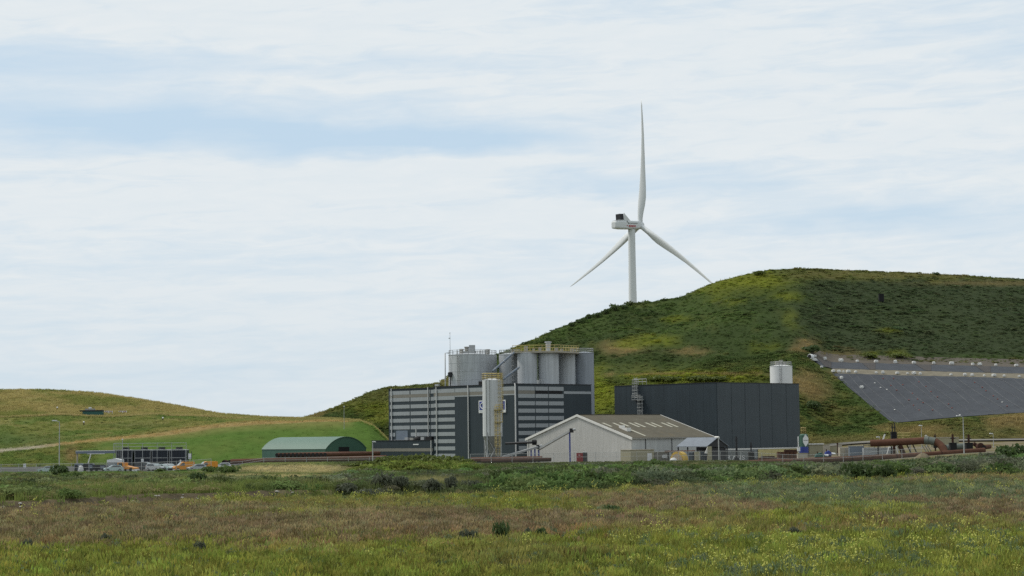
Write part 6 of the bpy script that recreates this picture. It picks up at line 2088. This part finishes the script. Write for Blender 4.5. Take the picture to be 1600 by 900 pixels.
put('heath_herbs', ish, 'herb', .62, .62, 4, mixc(cGG, (.06, .085, .035), r.uniform(size=ish.sum())) * r.uniform(.8, 1.2, (ish.sum(), 1)))

# ------------------------------------------------------------------ bank and scrub between heath and yard
n = 60000
y = r.uniform(165, 424, n); x = r.uniform(-1, 1, n) * (y * .31 + 3)
ye = y_edge(x)
ok = (y > ye + 2)
x, y, ye = x[ok], y[ok], ye[ok]
z = gz(x, y)
px, py = projv(x, y, z)
n1 = fbm(x / 9, y / 16, 401); n2 = fbm(x / 3, y / 5, 405); u = r.uniform(size=len(x))
lf = 1 - ss(490, 540, px + 40 * (n1 - .5))
far = ss(370, 385, y)
# dry tan grass before the rusty pipes
tan = blob(px, py, 460, 733, 95, 7) + .8 * blob(px, py, 420, 752, 110, 5) * (n2 > .45) + .5 * blob(px, py, 680, 757, 60, 6)
scarp = lf * (x < -24) * (y < ye + 11)
col_ = mixc(mixc((.085, .105, .028), (.062, .085, .030), ss(.4, .6, n1)), (.13, .115, .05), .7 * ss(.54, .64, n2))
col_ = mixc(col_, (.060, .120, .025), .8 * lf * far * ss(.35, .5, n1))
col_ = mixc(col_, (.07, .085, .055), .6 * lf * ss(250, 300, y) * (1 - ss(345, 370, y)) * ss(.48, .6, n1))
col_ = mixc(col_, cSt, np.clip(tan * 1.3, 0, 1))
col_ = mixc(col_, (.046, .056, .024), .85 * (1 - lf) * (1 - np.clip(tan * 1.3, 0, 1)))
low = (u > scarp * .55)
# dense scrub: middle and right
dens = (1 - lf) * np.where(px < 790, .25 + .75 * ss(.50, .60, n1) * (py > 736), 1.0)
dens = dens * np.where((px > 640) & (px < 770) & (py > 738) & (py < 762), .35, 1.0)
dens = dens + lf * .8 * ss(.46, .58, n1) * (y > ye + 10)
mound = ss(535, 552, px) * (1 - ss(735, 750, px)) * (y > 358)
dens = np.where(mound > .5, 1.3, dens)
issh = low & (r.uniform(size=len(x)) < dens * np.where(mound > .5, .30, np.where(px < 540, .4, .15))) & (y < 404) & (tan < .35)
ylim = np.interp(px, [0, 250, 350, 520, 560, 600, 640, 700, 740, 790, 830, 900, 960, 1000, 1040, 1080, 1130, 1200, 1260, 1300, 1350, 1420, 1450, 1500, 1540, 1570, 1640], [736.5, 736.5, 737, 739, 728, 720, 716, 717, 722, 726, 724, 722, 722, 720, 721, 727, 722.5, 720.5, 719, 722, 718, 717, 713, 709, 707, 704, 704])
hor = 680 - .012 * (px - 800)
ztop = 7 - (ylim + 5 * (n2 - .35) + 2 * r.uniform(-1, 1, len(x)) - hor) * y / FPX
hmax = np.clip(ztop - z, np.where(px < 380, .12, .35), None)
hs_r = np.where(px > 780, r.uniform(1.2, 3.1, len(x)), r.uniform(.9, 2.7, len(x))) * np.where(px < 540, .6, 1.0) * np.where((px > 540) & (px < 790) & (mound < .5), .6, 1)
hsh = np.minimum(hs_r, hmax)
edgeh = ss(ye + 1, ye + 10, y) * .6 + .4
hsh = hsh * edgeh
m_ = issh
k = m_.sum()
gmix = ss(.44, .60, fbm(x / 12, y / 20, 411))
tsh = mixc((.056, .062, .038), (.042, .062, .020), gmix)
tsh = tsh * 1.25
tsh = mixc(tsh, (.075, .09, .03), .6 * lf)
tsh = mixc(tsh, (.085, .105, .024), mound)
tsh = tsh * r.uniform(.45, 1.5, (len(x), 1)) * r.uniform(.9, 1.1, (len(x), 3))
wsh = np.clip(hsh * r.uniform(1.0, 1.6, len(x)), .7, 2.9)
scatter('hedge_scrub', '', np.stack([x, y, z - .05], 1)[m_], np.stack([wsh, wsh, hsh], 1)[m_], r.uniform(0, 6.28, k), tsh[m_], 'shrub', 21)
m_ = low & ~issh & (r.uniform(size=len(x)) < .9)
k = m_.sum()
hh = r.uniform(.5, 1.2, len(x)) * (1 - .35 * scarp) * np.where(y > 404, .7, 1)
yard_in = (y > 408) & (x > -12)
m_ &= ~yard_in
k = m_.sum()
hg_ = np.minimum(hh, np.clip(hmax, .12, None)) / .55
scatter('bank_grass', '', np.stack([x, y, z - .02], 1)[m_], np.stack([1.3 + 0 * x, 1.3 + 0 * x, hg_], 1)[m_], r.uniform(0, 6.28, k), (col_ * r.uniform(.75, 1.25, (len(x), 1)))[m_], 'grass', 22)
# herbs on the left bank give it lumps
m_ = low & (lf > .5) & (r.uniform(size=len(x)) < .22) & (tan < .5) & (y > ye + 9)
k = m_.sum()
ww = r.uniform(.6, 2.0, k)
varc = mixc((.036, .062, .018), (.135, .115, .055), np.clip(fbm(x / 5, y / 10, 433)[m_] * 2.2 - .6, 0, 1))
scatter('bank_herbs', '', np.stack([x, y, z - .02], 1)[m_], np.stack([ww, ww, np.minimum(r.uniform(.5, 1.3, k), hmax[m_])], 1), r.uniform(0, 6.28, k), varc * r.uniform(.7, 1.25, (k, 1)), 'herb', 23)
# pale flowers at the foot of the hedge on the right, stones on the scarp
st = []
for k in range(200):
    xx = r.uniform(-62, -14); yy = float(y_edge(xx)) + r.uniform(3, 9.5)
    st.append((xx, yy, float(gz(xx, yy)), r.uniform(.05, .2)))
mb = MB()
for (xx, yy, zz, s_) in st:
    pts = []
    for i, (q, h_) in enumerate(((1, 0), (.85, .55), (.3, .85))):
        for j in range(5): pts.append((xx + s_ * q * 1.4 * math.cos(j * 1.256 + i) * r.uniform(.8, 1.2), yy + s_ * q * math.sin(j * 1.256 + i), zz - .03 + s_ * h_))
    mb.add(pts, [(i * 5 + j, i * 5 + (j + 1) % 5, (i + 1) * 5 + (j + 1) % 5, (i + 1) * 5 + j) for i in range(2) for j in range(5)] + [tuple(range(10, 15))])
o = mb.build('scarp_stones', M['stone']); o['kind'] = 'stuff'

# ------------------------------------------------------------------ growth on the hills
n = 75000
hp_ = r.uniform(440, 1720, n); s = r.uniform(0, 1.06, n) ** .9
X, Y, Z = hs(hp_, s)
t = s * (NA - 1)
okm = ~((hp_ > np.interp(t, [0, 1, 2, 2.2, 5.0], [1400, 1395, 1300, 1281, 1258])) & (t > .93) & (t < 5.0))
okm &= ~((hp_ > 1236) & (t < .03))
X, Y, Z, t, hp_ = X[okm], Y[okm], Z[okm], t[okm], hp_[okm]
c = hill_colour(X, Y, Z)
n = len(X)
lum = c[:, 0] / c[:, 1]
dry = lum > 1.05
u = r.uniform(size=n)
px, py = projv(X, Y, Z)
big = ss(1235, 1275, px) * (1 - ss(548, 556, py))
szz = r.uniform(.6, 1.45, n) * (1 + .35 * big)
m_ = ~dry & (u < .85)
k = m_.sum()
crown = np.clip((t - 5.6) / .4, 0, 1)
# dark hedge row along the left part of the crest
row = np.exp(-((px - 940) / 70) ** 2) * crown
clump = ss(.48, .66, fbm(X / 10, Y / 10, 601))
szz = szz * (.85 + .4 * clump) * np.where(r.uniform(size=n) < .06, 1.7, 1)
hh = szz * r.uniform(.42, .70, n) * (1 + 1.6 * row)
c = c * (1.05 - .12 * clump)[:, None]
scatter('hill_scrub', '', np.stack([X, Y, Z - .05], 1)[m_], np.stack([szz, szz, hh], 1)[m_], r.uniform(0, 6.28, k), (mixc(c, hD, row * .8) * r.uniform(.7, 1.3, (n, 1)) * r.uniform(.92, 1.08, (n, 3)))[m_], 'far', 31)
m_ = (dry & (u < .8)) | (~dry & (u > .85))
k = m_.sum()
ww = r.uniform(.9, 1.7, k)
scatter('hill_grass', '', np.stack([X, Y, Z - .03], 1)[m_], np.stack([ww, ww, r.uniform(.7, 1.6, k)], 1), r.uniform(0, 6.28, k), (c * r.uniform(.8, 1.2, (n, 1)))[m_], 'tuft', 32)

n = 26000
hp_ = r.uniform(-120, 625, n); s = r.uniform(0, 1.05, n)
X, Y, Z = ls(hp_, s)
t = np.clip(s, 0, 1) * (NA - 1)
px, py = projv(X, Y, Z)
c = left_colour(X, Y, Z, t)
mown = (t < 1.3) & (px > 150)
pth = (np.abs(t - 1.5) < .45) & (px < 560)
u = r.uniform(size=n)
m_ = ~(mown & (u > .25)) & ~(pth & (u > .15))
k = m_.sum()
hgt = np.where(mown, .35, np.where(t > 3.2, 1.3, .8)) * r.uniform(.6, 1.3, n)
scatter('hill_meadow', '', np.stack([X, Y, Z - .03], 1)[m_], np.stack([1.2 + 0 * X, 1.2 + 0 * X, hgt], 1)[m_], r.uniform(0, 6.28, k), (c * r.uniform(.82, 1.2, (n, 1)))[m_], 'tuft', 33)
m_ = ~mown & ~pth & (u < .10 + .12 * (fbm(X / 12, Y / 12, 501) > .55)) & (px < 480)
k = m_.sum(); ww = r.uniform(.6, 1.3, k)
scatter('hill_herbs', '', np.stack([X, Y, Z - .05], 1)[m_], np.stack([ww, ww, ww * .55], 1), r.uniform(0, 6.28, k), (mixc(c, lDk, .45) * r.uniform(.75, 1.2, (n, 1)))[m_], 'far', 34)
